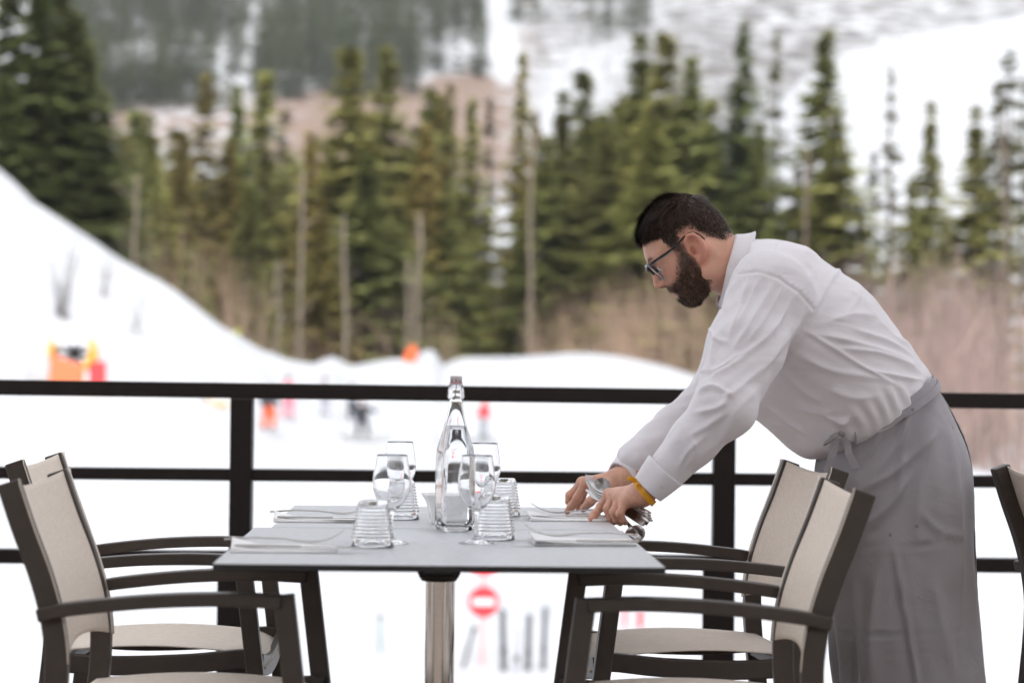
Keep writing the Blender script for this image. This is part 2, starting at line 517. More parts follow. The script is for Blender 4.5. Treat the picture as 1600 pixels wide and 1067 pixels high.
def spruce(seed, base=0.12, rad=3.4, H=25.0, dens=1.0, levels=30, gappy=0.1, power=0.85):
    """nominal 25 m conifer: returns (trunk mesh, crown mesh)"""
    rng = random.Random(seed)
    mb = MB()
    ks = 7
    pts = [(rng.uniform(-.08, .08) * (i > 0), rng.uniform(-.08, .08) * (i > 0), H * i / ks) for i in range(ks + 1)]
    mb.tube(pts, [0.27 * (1 - 0.93 * i / ks) for i in range(ks + 1)], 7)
    for k in range(10):      # dead stubs and bare limbs on the lower trunk
        z = H * rng.uniform(0.05, base + 0.15); a = rng.uniform(0, 6.28); L = rng.uniform(0.6, 1.8)
        mb.tube([(0, 0, z), (math.cos(a) * L, math.sin(a) * L, z - 0.15 * L)], [0.05, 0.012], 4)
    trunk = mb.mesh('trunk')
    V, Fc = [], []
    for lv in range(levels):
        t = (lv + rng.random() * 0.7) / levels
        z0 = H * (base + (1 - base) * t)
        zj = 0.9 * (1 - base) * H / levels
        rr = rad * (1.0 - t ** 1.5) ** power * rng.uniform(0.75, 1.1) * min(1, (1 - t) * 3.2 + .10) + 0.12
        if t < 0.12: rr *= 0.65 + 2.5 * t
        nb = max(4, int(9 * dens * (0.55 + 0.6 * (1 - t))))
        a0 = rng.random() * 6.28
        for b in range(nb):
            if rng.random() < gappy: continue
            a = a0 + 6.283 * b / nb + rng.uniform(-.25, .25)
            L = rr * rng.uniform(0.6, 1.15)
            droop = rng.uniform(0.18, 0.5) * (1 - 0.75 * t)
            zb_ = rng.uniform(-zj, zj)
            n = max(2, int(L / 0.42))
            for k in range(n):
                s = (k + 0.6) / n
                if rng.random() < 0.08: continue
                cx, cyy = math.cos(a) * L * s, math.sin(a) * L * s
                cz = z0 - droop * L * s * (1.1 - 0.45 * s) + zb_
                w = (0.50 + 0.40 * (1 - s)) * rng.uniform(0.6, 1.3)
                l = rng.uniform(0.55, 1.05) * (0.55 + 0.45 * min(1, L / 2))
                for q in range(2):
                    da = a + rng.uniform(-1.0, 1.0)
                    ux, uy = math.cos(da), math.sin(da)
                    vx, vy = -uy, ux
                    tz = -rng.uniform(0.05, 0.7)
                    ox, oy, oz = rng.uniform(-.2, .2), rng.uniform(-.2, .2), rng.uniform(-.15, .15)
                    i0 = len(V)
                    c = (cx + ox, cyy + oy, cz + oz)
                    V += [(c[0] - ux * l * .4, c[1] - uy * l * .4, c[2]),
                          (c[0] + vx * w * .5, c[1] + vy * w * .5, c[2] - 0.12 * w + tz * l * .25),
                          (c[0] + ux * l * .8, c[1] + uy * l * .8, c[2] + tz * l * .8),
                          (c[0] - vx * w * .5, c[1] - vy * w * .5, c[2] - 0.30 * w + tz * l * .25)]
                    Fc.append((i0, i0 + 1, i0 + 2, i0 + 3))
    crown = mesh_from('crown', V, np.array(Fc), smooth=False)
    return trunk, crown

KIND = {}
def add_kind(k, specs, leaf, bark):
    KIND[k] = []
    for s in specs:
        t, c = spruce(**s)
        t.materials.append(bark); c.materials.append(leaf)
        KIND[k].append((t, c))
add_kind('full', [dict(seed=s, base=0.06, rad=3.5, dens=1.5, levels=44, gappy=.04) for s in (1, 2, 3)], m_needle, m_bark)
add_kind('dark', [dict(seed=s, base=0.03, rad=4.2, dens=1.6, levels=40, gappy=.03, power=.75) for s in (4, 5)], m_needle_d, m_bark)
add_kind('yellow', [dict(seed=s, base=0.15, rad=2.9, dens=1.2, levels=38, gappy=.10) for s in (6, 7)], m_needle_y, m_bark_p)
add_kind('thin', [dict(seed=s, base=0.22, rad=2.3, dens=.75, levels=24, gappy=.3) for s in (8, 9)], m_needle_g, m_bark)
add_kind('sparse', [dict(seed=s, base=0.35, rad=2.6, dens=.6, levels=22, gappy=.4) for s in (10, 11)], m_needle_g, m_bark)

def conifer(kind, px, top, D, wpx, label, group, idx=0, seed=0):
    """tree whose tip stands at photo pixel (px, top), rooted in the terrain at depth D"""
    tip = P(px, top, D)
    zg = float(height(np.array([tip.x]), np.array([D]))[0])
    H = tip.z - zg + 0.2
    t_me, c_me = KIND[kind][idx % len(KIND[kind])]
    root = thing('conifer_tree', label, 'tree', (tip.x, D, zg - 0.2), (seed * 1.7) % 6.28, group)
    nominal = {'full': 3.5, 'dark': 4.2, 'yellow': 2.9, 'thin': 2.3, 'sparse': 2.6}[kind]
    sz = H / 25.0
    sx = (wpx * (1.12 if kind == 'full' else .95 if kind == 'dark' else .85) * D / F_PX) / nominal
    for nm, me in (('trunk', t_me), ('crown', c_me)):
        o = link(nm, me, None, root)
        o.scale = (sx, sx, sz) if nm == 'crown' else (sz, sz, sz)
        if nm == 'crown' and group != G_TREE: o.scale = (sx * 1.1, sx * 1.1, sz)
    return root

G_TREE = 'conifers beyond the snow field'
TREES = [  # kind, tip px, tip py, depth, width px, label
 ('dark', 20, -60, 118, 190, 'big dark spruce at the left edge above the snow bank'),
 ('dark', 95, -40, 124, 200, 'big dark spruce second from the left edge above the snow bank'),
 ('dark', 140, 60, 121, 130, 'dark spruce forming the right flank of the big left clump'),
 ('dark', 55, 90, 114, 150, 'lower dark spruce in front of the big left clump'),
 ('dark', 62, -20, 116, 210, 'dark spruce in the middle of the big left clump'),
 ('dark', 120, 20, 117, 170, 'dark spruce between the middle and the right flank of the big left clump'),
 ('dark', 10, 120, 112, 150, 'low dark spruce at the left edge, its foot behind the snow bank'),
 ('dark', 165, 150, 119, 90, 'small dark spruce at the foot of the big left clump'),
 ('full', 236, 185, 140, 78, 'slim dark green spruce standing alone right of the big left clump'),
 ('yellow', 322, 118, 168, 95, 'yellow green conifer left of the centre, its tip against grey forest'),
 ('yellow', 285, 205, 160, 90, 'low yellow green conifer beside the slim dark spruce'),
 ('full', 372, 140, 178, 85, 'grey green spruce just right of the yellow green conifer'),
 ('full', 415, 108, 182, 100, 'tall grey green spruce left of the bare pale trunks'),
 ('thin', 445, 150, 172, 70, 'thin spruce behind the tallest bare pale trunk'),
 ('full', 392, 300, 150, 110, 'low bushy spruce above the dip of the snow bank'),
 ('yellow', 487, 205, 150, 85, 'yellowish spruce beside the tall bare pale trunk'),
 ('yellow', 265, 320, 128, 70, 'low olive conifer at the edge of the snow bank, left of the first bare trunk'),
 ('full', 300, 385, 126, 60, 'small green conifer close above the slope of the snow bank'),
 ('yellow', 352, 360, 130, 76, 'low olive conifer right of the white gap above the snow bank'),
 ('full', 405, 420, 124, 60, 'small conifer just left of the short bare pale trunk'),
 ('yellow', 505, 330, 134, 90, 'olive conifer between the tall and the middle bare trunk'),
 ('full', 549, 72, 152, 138, 'tall pointed spruce rising above the centre left group'),
 ('full', 607, 78, 158, 112, 'tall pointed spruce directly right of the tallest centre left one'),
 ('full', 577, 250, 140, 130, 'low dense spruce in front of the two tall pointed ones'),
 ('full', 628, 330, 144, 95, 'low spruce between the tall pair and the lone pale green one'),
 ('full', 520, 215, 162, 80, 'spruce just left of and behind the two tall pointed ones'),
 ('yellow', 640, 235, 160, 84, 'olive conifer tucked behind the lone pale green spruce'),
 ('full', 682, 205, 170, 70, 'dim spruce between the pale green one and the three slim ones'),
 ('full', 855, 215, 150, 90, 'lower spruce at the right border of the bright snow patch'),
 ('yellow', 975, 150, 160, 90, 'olive conifer at the left shoulder of the big clump'),
 ('full', 1110, 150, 152, 90, 'spruce at the right shoulder of the big clump'),
 ('yellow', 666, 195, 150, 88, 'pale green spruce standing alone above the water bottle'),
 ('full', 704, 140, 168, 62, 'slim spruce, left of the three close together above the bottle'),
 ('full', 738, 150, 164, 66, 'slim spruce, middle of the three close together above the bottle'),
 ('thin', 766, 152, 166, 62, 'slim spruce, right of the three close together above the bottle'),
 ('full', 700, 290, 150, 84, 'low spruce under the three slim ones above the bottle'),
 ('yellow', 817, 80, 160, 70, 'tall brownish green spruce beside the bright snow patch'),
 ('yellow', 838, 175, 154, 76, 'yellow brown conifer in front of the tall one by the bright snow patch'),
 ('full', 880, 150, 152, 100, 'broad spruce right of the bright snow patch'),
 ('full', 913, 108, 158, 112, 'pointed spruce in the right of the centre, left of the big clump'),
 ('full', 950, 200, 148, 120, 'bushy low spruce left of the waiter head'),
 ('full', 1003, 62, 156, 118, 'left tree of the big clump above the waiter head'),
 ('full', 1042, 48, 152, 130, 'tallest tree of the big clump above the waiter head'),
 ('full', 1082, 92, 150, 112, 'right tree of the big clump above the waiter head'),
 ('full', 1022, 190, 143, 140, 'low front tree of the big clump above the waiter head'),
 ('dark', 1163, 35, 150, 112, 'dark dense spruce between the big clump and the right hand snow slope'),
 ('thin', 1214, 50, 156, 60, 'thin spruce close behind the dark dense one'),
 ('full', 1186, 200, 146, 95, 'lower spruce below the dark dense one, above the waiter back'),
 ('full', 1290, 42, 148, 112, 'tall spruce standing before the edge of the right hand snow slope'),
 ('full', 1308, 175, 143, 108, 'lower dense spruce at the foot of the tall one on the slope edge'),
 ('yellow', 1246, 260, 150, 60, 'small olive conifer left of the tall one on the slope edge'),
 ('sparse', 1393, 98, 165, 50, 'thin nearly bare conifer alone on the white slope'),
 ('thin', 1366, 235, 150, 55, 'small thin conifer below the nearly bare one on the white slope'),
 ('full', 1455, 166, 146, 80, 'pointed spruce alone in the middle of the white slope'),
 ('full', 1425, 285, 140, 66, 'low dark spruce joined to the pointed one on the white slope'),
 ('thin', 1344, 300, 142, 60, 'short spruce between the slope edge tree and the pointed one'),
 ('full', 1526, 172, 128, 92, 'dense spruce left of the gappy tree at the right edge'),
 ('sparse', 1578, 72, 132, 105, 'tall gappy conifer with dark bare stems at the right edge'),
 ('sparse', 1560, 120, 128, 70, 'gappy conifer leaning into the tall one at the right edge'),
 ('sparse', 1600, 110, 138, 90, 'gappy conifer cut by the right edge of the view'),
]
for i, (k, x, t, d, w, lab) in enumerate(TREES):
    conifer(k, x, t, d, w, lab, G_TREE, i, i + 1)
rng = random.Random(77)
row = []
for i in range(105):   # further spruces filling the row behind
    x = rng.uniform(190, 1130)
    if 705 < x < 875 or 292 < x < 352: continue
    t = 250 + 40 * math.sin(x / 60.0) + rng.uniform(-70, 60)
    k_ = rng.choice(['full', 'full', 'full', 'yellow', 'thin'])
    word = ('tall ' if t < 225 else 'low ' if t > 275 else '') + {'full': 'grey green', 'yellow': 'olive yellow', 'thin': 'thin gappy'}[k_]
    for lim, place in ((255, 'beside the slim dark spruce'), (295, 'behind the low yellow green conifer'), (420, 'left of the bare pale trunks'), (485, 'behind the tall bare pale trunk'), (545, 'left of the two pointed spruces'),
                       (640, 'behind the two pointed spruces'), (875, 'behind the lone pale spruce'), (935, 'right of the snow patch'), (1000, 'left of the big clump'), (1060, 'behind the big clump'), (2000, 'right of the big clump')):
        if x < lim: break
    row.append((x, t, rng.uniform(160, 215), rng.uniform(70, 115), k_, '%s back row conifer %s' % (word, place), i))
row.sort()
for (x, t, d, w, k_, lab, i) in row:
    same = [q for q in row if q[5] == lab]
    if len(same) in (2, 3):
        n_ = [q[6] for q in same].index(i)
        lab2 = lab + ', ' + (('leftmost', 'rightmost') if len(same) == 2 else ('leftmost', 'middle one', 'rightmost'))[n_]
    elif len(same) > 3:
        n_ = [q[6] for q in same].index(i)
        lab2 = lab + ', ' + (['leftmost', 'second from left', 'third from left', 'fourth from left', 'fifth from left', 'sixth from left', 'seventh from left', 'eighth from left'] + ['rightmost'] * 20)[n_]
    else: lab2 = lab
    conifer(k_, x, t, d, w, lab2, 'conifers in the thick of the row', i, i * 3 + 2)

# bare pale trunks standing in front of the row
for i, (x, y0, d, r, lab) in enumerate([
        (436, 405, 118, 0.17, 'short bare pale trunk at the edge of the snow, left of the tall one'),
        (471, 262, 120, 0.19, 'tall bare pale trunk at the edge of the snow'),
        (540, 335, 122, 0.20, 'bare pale trunk under the tallest pointed spruce'),
        (214, 270, 112, 0.16, 'bare grey trunk above the snow bank beside the slim dark spruce'),
        (655, 330, 128, 0.24, 'bare grey trunk under the lone pale green spruce'),
        (640, 400, 126, 0.17, 'short bare grey trunk beside the taller one under the pale green spruce'),
        (832, 200, 140, 0.22, 'bare brown trunk right of the snow gap between the trees'),
        (1262, 230, 138, 0.22, 'bare brown trunk left of the tall slope edge spruce'),
        (1572, 180, 122, 0.17, 'dark bare trunk inside the gappy tree at the right edge')]):
    tip = P(x, y0, d)
    zg = float(height(np.array([tip.x]), np.array([float(d)]))[0])
    root = thing('bare_tree', lab, 'tree', (tip.x, d, zg - 0.1), 0, 'bare trunks before the conifers')
    H = tip.z - zg
    rg = random.Random(i + 40)
    pts = [(rg.uniform(-.12, .12), rg.uniform(-.1, .1), H * k / 6) for k in range(7)]
    pts[0] = (0, 0, 0)
    MB().tube(pts, [r * (1 - 0.55 * k / 6) for k in range(7)], 8).build('trunk', m_bark_p if i < 7 else m_bark, root, smooth=True)
    mb = MB()
    for k in range(9):
        z = H * rg.uniform(0.35, 0.98); a = rg.uniform(0, 6.28); L = rg.uniform(0.5, 1.5)
        mb.tube([(0, 0, z), (math.cos(a) * L * .6, math.sin(a) * L * .6, z + L * .3), (math.cos(a) * L, math.sin(a) * L, z + L * .7)], [0.05, 0.03, 0.008], 4)
    mb.build('branches', m_bark_p, root)['kind'] = 'stuff'

# ---- bare thickets (uncountable twigs), far forest on the mountain, far bare wood
def thicket(name, regs, seed, m, label):
    """thin bare stems rooted in the terrain; regs: (u0, u1, top y0, top y1, d0, d1, count)"""
    rg = np.random.default_rng(seed)
    Vs, Fs, off = [], [], 0
    for (u0, u1, ya, yb, d0, d1, n) in regs:
        u = rg.uniform(u0, u1, n); d = rg.uniform(d0, d1, n)
        top = np.interp(u, [u0, u1], [ya, yb]) + rg.gamma(2.0, 22, n) - 20
        x = (u - 800) / F_PX * d
        cl = vnoise(np.stack([x / 2.4, d / 3.2, 0 * x], 1), seed) if name == 'bare_thicket' else 0 * x
        kp = rg.random(n) < np.clip(.7 + 1.9 * cl, .05, 1)
        u, d, top, x, cl = u[kp], d[kp], top[kp], x[kp], cl[kp]; n = len(u)
        top = top - 60 * cl + 14
        zg = height(x, d)
        zt = CAM_Z + (580 + (u - 800) * math.tan(ROLL) - top) / F_PX * d
        H = np.maximum(zt - zg, 0.8)
        lean = rg.normal(0, 0.10, (n, 2)) * H[:, None]
        r = 0.012 + 0.055 * rg.random(n) ** 4
        for s in range(3):      # main stem and two side twigs
            if s == 0:
                p0 = np.stack([x, d, zg - .1], 1); p2 = np.stack([x + lean[:, 0], d + lean[:, 1], zg + H], 1)
                rr = r
            else:
                f = rg.uniform(.3, .75, n)[:, None]
                p0 = P0 + (P2 - P0) * f
                p2 = p0 + np.stack([rg.normal(0, .16, n) * H, rg.normal(0, .16, n) * H, rg.uniform(.15, .4, n) * H], 1)
                rr = r * .6
            if s == 0: P0, P2 = p0, p2
            p1 = (p0 + p2) / 2 + rg.normal(0, .03, (n, 3)) * H[:, None]
            rings = []
            for p, k in ((p0, 1.0), (p1, .7), (p2, .25)):
                for a in range(3):
                    rings.append(p + np.stack([np.cos(a * 2.094) * rr * k, np.sin(a * 2.094) * rr * k, 0 * rr], 1))
            V = np.stack(rings, 1).reshape(-1, 3)
            b = np.arange(n)[:, None] * 9
            f = np.array([(i * 3 + a, i * 3 + (a + 1) % 3, i * 3 + 3 + (a + 1) % 3, i * 3 + 3 + a) for i in range(2) for a in range(3)])
            Fs.append((b[:, :, None] + f[None]).reshape(-1, 4) + off)
            Vs.append(V); off += len(V)
    o = link(name, mesh_from(name, np.concatenate(Vs), np.concatenate(Fs)), m)
    return tag(o, label, 'thicket', kind='stuff')

thicket('bare_thicket', [(830, 1110, 470, 408, 124, 150, 950), (840, 1000, 520, 500, 120, 130, 260)], 5, m_twig, 'pinkish brown bare brush behind the snow ridge left of the waiter')
thicket('bare_thicket', [(1280, 1560, 400, 425, 92, 128, 850), (1380, 1680, 470, 430, 74, 100, 300), (1490, 1680, 560, 560, 66, 80, 160)], 6, m_twig_g, 'grey brown bare brush behind the waiter back at the right')
thicket('bare_thicket', [(200, 420, 330, 430, 104, 130, 260), (420, 735, 500, 480, 122, 150, 260)], 7, m_twig, 'low brown brush along the edge of the snow under the conifers')
thicket('bare_wood', [(980, 1330, 10, 30, 620, 1000, 2600), (830, 1010, 20, 10, 700, 1000, 1100), (130, 200, 20, 0, 700, 900, 100)], 8, m_wood, 'far grey leafless wood high on the mountainside')
# a few dry twigs poking through the left snow bank
rg = random.Random(3)
for (x, y, n, s, lab) in ((95, 500, 26, 1.5, 'dry grey shrub poking out of the snow bank above the snow gun'), (165, 470, 14, 1.1, 'thin dry shrub on the snow bank right of the snow gun'), (215, 520, 10, .8, 'small tuft of dry twigs low on the snow bank')):
    g = ground_hit(x, y)
    mb = MB()
    for k in range(n):
        a = rg.uniform(0, 6.28); L = rg.uniform(.6, 2.2) * s; b = rg.uniform(.1, .35) * L
        mb.tube([(rg.uniform(-.3, .3), rg.uniform(-.2, .2), -.1), (math.cos(a) * b * .5, math.sin(a) * b * .5, L * .55), (math.cos(a) * b, math.sin(a) * b, L)], [.013, .009, .004], 4)
    tag(mb.build('dry_shrub', m_wood, loc=g), lab, 'shrub')

def far_forest():
    rg = np.random.default_rng(21)
    V, Fc = [], []
    low = [spruce(100 + k, base=0.02, rad=3.6, H=25, dens=.6, levels=12, gappy=.1) for k in range(3)]
    protos = []
    for t, c in low:
        v = np.empty(len(c.vertices) * 3, np.float32); c.vertices.foreach_get('co', v)
        f = np.empty(len(c.polygons) * 4, np.int32); c.polygons.foreach_get('vertices', f)
        v = v.reshape(-1, 3); v[:, :2] *= 1.3
        protos.append((v, f.reshape(-1, 4)))
        bpy.data.meshes.remove(t); bpy.data.meshes.remove(c)
    off = 0
    n = 0
    while n < 1550:
        u = rg.uniform(60, 1010); d = rg.uniform(560, 1150)
        x = (u - 800) / F_PX * d
        zg = float(height(np.array([x]), np.array([d]))[0])
        py = 580 + (u - 800) * math.tan(ROLL) - (zg - CAM_Z) / d * F_PX
        lim = np.interp(u, [60, 170, 330, 480, 640, 770, 800, 1010], [172, 178, 172, 168, 156, 130, 80, 60])
        if py > lim or py < -130: continue
        if abs(u - (775 + (py - 60) * .08)) < 24 and py < 130: continue          # bright couloir
        if abs(u - 388 - (60 - py) * .12) < 11 and py > 20: continue
        if u > 800 and rg.random() < .55: continue
        if mnoise.noise(Vector((x / 38, d / 55, 5))) > 0.24: continue
        H = rg.uniform(15, 27)
        v, f = protos[n % 3]
        a = rg.uniform(0, 6.28)
        rot = np.array([[math.cos(a), -math.sin(a), 0], [math.sin(a), math.cos(a), 0], [0, 0, 1]])
        V.append((v * (H / 25)) @ rot.T + np.array([x, d, zg - .3])); Fc.append(f + off)
        off += len(v); n += 1
    o = link('far_forest', mesh_from('far_forest', np.concatenate(V), np.concatenate(Fc), smooth=False), m_needle_f)
    tag(o, 'hazy conifer forest on the mountainside at the top of the view', 'forest', kind='stuff')
far_forest()
# ================================================================== HAZE
m_haze = bpy.data.materials.new('haze')
m_haze.use_nodes = True
ht = m_haze.node_tree
ht.nodes.remove(ht.nodes['Principled BSDF'])
pv = ht.nodes.new('ShaderNodeVolumePrincipled')
pv.inputs['Color'].default_value = (0.93, 0.95, 1.0, 1)
pv.inputs['Density'].default_value = 0.00016
pv.inputs['Anisotropy'].default_value = 0.0
ht.links.new(pv.outputs[0], ht.nodes['Material Output'].inputs['Volume'])
tag(MB().box(-2900, 2900, -2900, 2900, -9.0, 900).build('haze', m_haze), kind='stuff')

# ================================================================== TABLES
TZ = 0.75
m_top = mat('grey_laminate', (0.54, 0.55, 0.575), 0.36, var=0.10, scale=60, bump=0.015, bscale=300, spec=0.5)
m_edge = mat('black_laminate_edge', (0.006, 0.006, 0.007), 0.35)
m_chrome = mat('polished_steel', (0.74, 0.69, 0.65), 0.2, metal=1.0, bump=0.01, bscale=30, stretch=(1, 1, 8))
m_bracket = mat('dark_cast_bracket', (0.03, 0.028, 0.027), 0.4, metal=0.6)

def table(label, a, b, depth, group):
    """a, b: front corners on the table plane"""
    ax = (b - a).normalized(); W = (b - a).length
    rz = math.atan2(ax.y, ax.x)
    c = (a + b) / 2 + Vector((-ax.y, ax.x, 0)) * depth / 2
    t = thing('dining_table', label, 'table', (c.x, c.y, 0), rz, group)
    w, d = W / 2, depth / 2
    MB().box(-w, w, -d, d, TZ - 0.0105, TZ - 0.0012).build('tabletop', m_edge, t, bevel=0.0008, seg=1)
    MB().box(-w + .0004, w - .0004, -d + .0004, d - .0004, TZ - 0.0012, TZ).build('laminate', m_top, t)
    br = MB()
    br.box(-.034, .034, -.034, .034, TZ - 0.052, TZ - 0.046)
    br.box(-.036, -.024, -.05, .05, TZ - 0.046, TZ - 0.0105)
    br.box(.024, .036, -.05, .05, TZ - 0.046, TZ - 0.0105)
    br.box(-.008, .008, -.05, .05, TZ - 0.040, TZ - 0.0105)
    br.box(-.024, .024, -.012, .012, TZ - 0.034, TZ - 0.026)
    br.lathe([(.030, TZ - .060), (.034, TZ - .052)], 24)
    br.build('bracket', m_bracket, t, bevel=0.0015)
    MB().tube([(0, 0, 0.03), (0, 0, 0.0302)] + [(0, 0, .05 + .64 * k / 8) for k in range(9)] + [(0, 0, TZ - 0.0562), (0, 0, TZ - 0.056)], 0.0225, 48).build('pedestal', m_chrome, t, smooth=True)
    f = MB()
    for s in (0, 1):
        L = .27
        f.box(*((-L, L, -.03, .03) if s else (-.03, .03, -L, L)), 0.006 + .001 * s, 0.029 + .001 * s)
    f.build('foot', m_bracket, t, bevel=0.004)
    return t
A0, B0 = PZ(332, 880, TZ), PZ(1040, 886, TZ)
table('nearer grey topped bistro table on a chrome column', A0, B0, 0.80, 'bistro tables pushed together')
axx = (B0 - A0).normalized(); axy = Vector((-axx.y, axx.x, 0))
A1 = A0 + axy * 0.806 + axx * 0.032
table('farther grey topped bistro table behind the glasses, next to the railing', A1, A1 + axx * 0.655, 0.70, 'bistro tables pushed together')

# ================================================================== CHAIRS
m_frame = mat('taupe_powder_coat', (0.062, 0.050, 0.042), 0.42, var=0.08, scale=40, bump=0.02, bscale=400, spec=0.3)
m_cap = mat('black_plastic_cap', (0.012, 0.011, 0.011), 0.45)
def sling_material():
    m = bpy.data.materials.new('beige_sling_fabric')
    t, b = nodes(m)
    b.inputs['Roughness'].default_value = 0.75
    b.inputs['Specular IOR Level'].default_value = 0.2
    tc = t.nodes.new('ShaderNodeTexCoord')
    facs = []
    for st in ((900, 40, 40), (40, 900, 60), (60, 60, 900)):
        mp = t.nodes.new('ShaderNodeMapping'); mp.inputs['Scale'].default_value = st
        n = t.nodes.new('ShaderNodeTexNoise'); n.inputs['Scale'].default_value = 1.0; n.inputs['Detail'].default_value = 2
        t.links.new(tc.outputs['Object'], mp.inputs[0]); t.links.new(mp.outputs[0], n.inputs['Vector'])
        facs.append(n)
    a1 = t.nodes.new('ShaderNodeMath'); a1.operation = 'ADD'
    a2 = t.nodes.new('ShaderNodeMath'); a2.operation = 'ADD'
    t.links.new(facs[0].outputs['Fac'], a1.inputs[0]); t.links.new(facs[1].outputs['Fac'], a1.inputs[1])
    t.links.new(a1.outputs[0], a2.inputs[0]); t.links.new(facs[2].outputs['Fac'], a2.inputs[1])
    r = t.nodes.new('ShaderNodeMapRange'); r.inputs['From Min'].default_value = 1.1; r.inputs['From Max'].default_value = 1.9
    t.links.new(a2.outputs[0], r.inputs['Value'])
    c = t.nodes.new('ShaderNodeValToRGB')
    c.color_ramp.elements[0].color = (0.72, 0.63, 0.54, 1)
    c.color_ramp.elements[1].color = (0.85, 0.75, 0.655, 1)
    t.links.new(r.outputs[0], c.inputs['Fac']); t.links.new(c.outputs['Color'], b.inputs['Base Color'])
    bp = t.nodes.new('ShaderNodeBump'); bp.inputs['Strength'].default_value = 0.25; bp.inputs['Distance'].default_value = 0.002
    t.links.new(a2.outputs[0], bp.inputs['Height']); t.links.new(bp.outputs['Normal'], b.inputs['Normal'])
    return m
m_sling = sling_material()

HW = 0.195      # half spacing of the posts
def make_chair(label):
    c = thing('terrace_armchair', label, 'chair', group='armchairs round the two tables')
    post = catmull([(-.247, 0, .862), (-.222, 0, .79), (-.195, 0, .72), (-.176, 0, .655), (-.166, 0, .59), (-.166, 0, .53)], 5) + \
        catmull([(-.170, 0, .48), (-.190, 0, .30), (-.225, 0, .0)], 4)
    prof = [(p[0], p[2]) for p in post]
    zs = [p[1] for p in prof][::-1]; xs = [p[0] for p in prof][::-1]
    px_at = lambda z: float(np.interp(z, zs, xs))
    for s in (-1, 1):
        MB().ribbon([(p[0], s * HW, p[2]) for p in post], 0.036, 0.026).build('back_post', m_frame, c, bevel=0.003)
        arm = catmull([(-.192, s * (HW + .026), .653), (-.14, s * (HW + .026), .664), (-.02, s * (HW + .026), .677), (.10, s * (HW + .026), .682), (.195, s * (HW + .026), .679)], 5)
        MB().ribbon(arm, 0.021, [0.026 + .014 * min(1, i / 6) for i in range(len(arm))]).build('armrest', m_frame, c, bevel=0.003)
        leg = [(.197, s * (HW + .026), .690), (.238, s * (HW + .026), .36), (.283, s * (HW + .026), 0.0)]
        MB().ribbon(leg, 0.033, 0.026).build('front_leg', m_frame, c, bevel=0.003)
        rl = catmull([(-.168, s * (HW - .002), .478), (-.05, s * (HW - .002), .472), (.10, s * (HW - .002), .478), (.19, s * (HW - .002), .488), (.228, s * (HW - .002), .488)], 4)
        MB().ribbon(rl, 0.036, 0.022).build('seat_rail', m_frame, c, bevel=0.003)
    fr = [(.232 - .0 * 0, y, .478 - .020 * math.cos(y / HW * math.pi / 2)) for y in np.linspace(-HW - .012, HW + .012, 13)]
    MB().ribbon(fr, 0.040, 0.014, side=(1, 0, 0)).build('front_rail', m_frame, c, bevel=0.002)
    MB().box(-.176, -.158, -HW + .0135, HW - .0135, .455, .478).build('rear_rail', m_frame, c, bevel=0.002)
    # backrest sling: wraps the posts, sags between them, arched lower edge
    nu, nv = 25, 30
    V = []
    for j in range(nv + 1):
        for i in range(nu + 1):
            q = -1 + 2 * i / nu
            y = q * (HW + .0138)
            bell = 1 - q * q
            z1 = .868 - 0.020 * bell; z0 = .575 + .022 * bell - .0
            z = z0 + (z1 - z0) * j / nv
            x = px_at(z) + .0195 - .034 * bell * (0.55 + .45 * j / nv)
            V.append((x, y, z))
    Fc = [(j * (nu + 1) + i, j * (nu + 1) + i + 1, (j + 1) * (nu + 1) + i + 1, (j + 1) * (nu + 1) + i) for j in range(nv) for i in range(nu)]
    o = link('back_sling', mesh_from('back_sling', V, Fc), m_sling, c)
    so = o.modifiers.new('thick', 'SOLIDIFY'); so.thickness = 0.0022; so.offset = 0
    # seat sling
    V = []
    for j in range(nv + 1):
        t = j / nv
        for i in range(nu + 1):
            q = -1 + 2 * i / nu
            bell = 1 - q * q
            x = -.170 + .412 * t
            z = .4975 + .012 * math.sin(math.pi * min(1, t * 1.1)) - .014 * bell * math.sin(math.pi * t)
            if t > .84: z -= .030 * ((t - .84) / .16) ** 2
            V.append((x, q * (HW - .004), z + .001))
    o = link('seat_sling', mesh_from('seat_sling', V, Fc), m_sling, c)
    so = o.modifiers.new('thick', 'SOLIDIFY'); so.thickness = 0.0022; so.offset = 0
    return c

ch = make_chair('beige sling armchair at the left, nearer of the two left chairs')
ch.location = (-0.357 - .197, 3.83, 0)
def put(src, label, x, y, rz):
    c = copy_tree(src); c['label'] = label; c.location = (x, y, 0); c.rotation_euler = (0, 0, rz); return c
put(ch, 'beige sling armchair at the left, farther one next to the railing', -0.515 - .197, 4.59, R(0.5))
put(ch, 'beige sling armchair at the right, nearer one with the grey apron right behind it', 0.122 + .197, 3.83, R(180))
put(ch, 'beige sling armchair at the right, farther one half hidden by the nearer one', 0.178 + .197, 4.62, R(187))
ex = put(ch, 'armchair cut off by the right edge of the view, seen from behind', P(1562, 740, 4.4).x + .36, 4.60, R(16))
ex['group'] = 'armchairs of the next table'

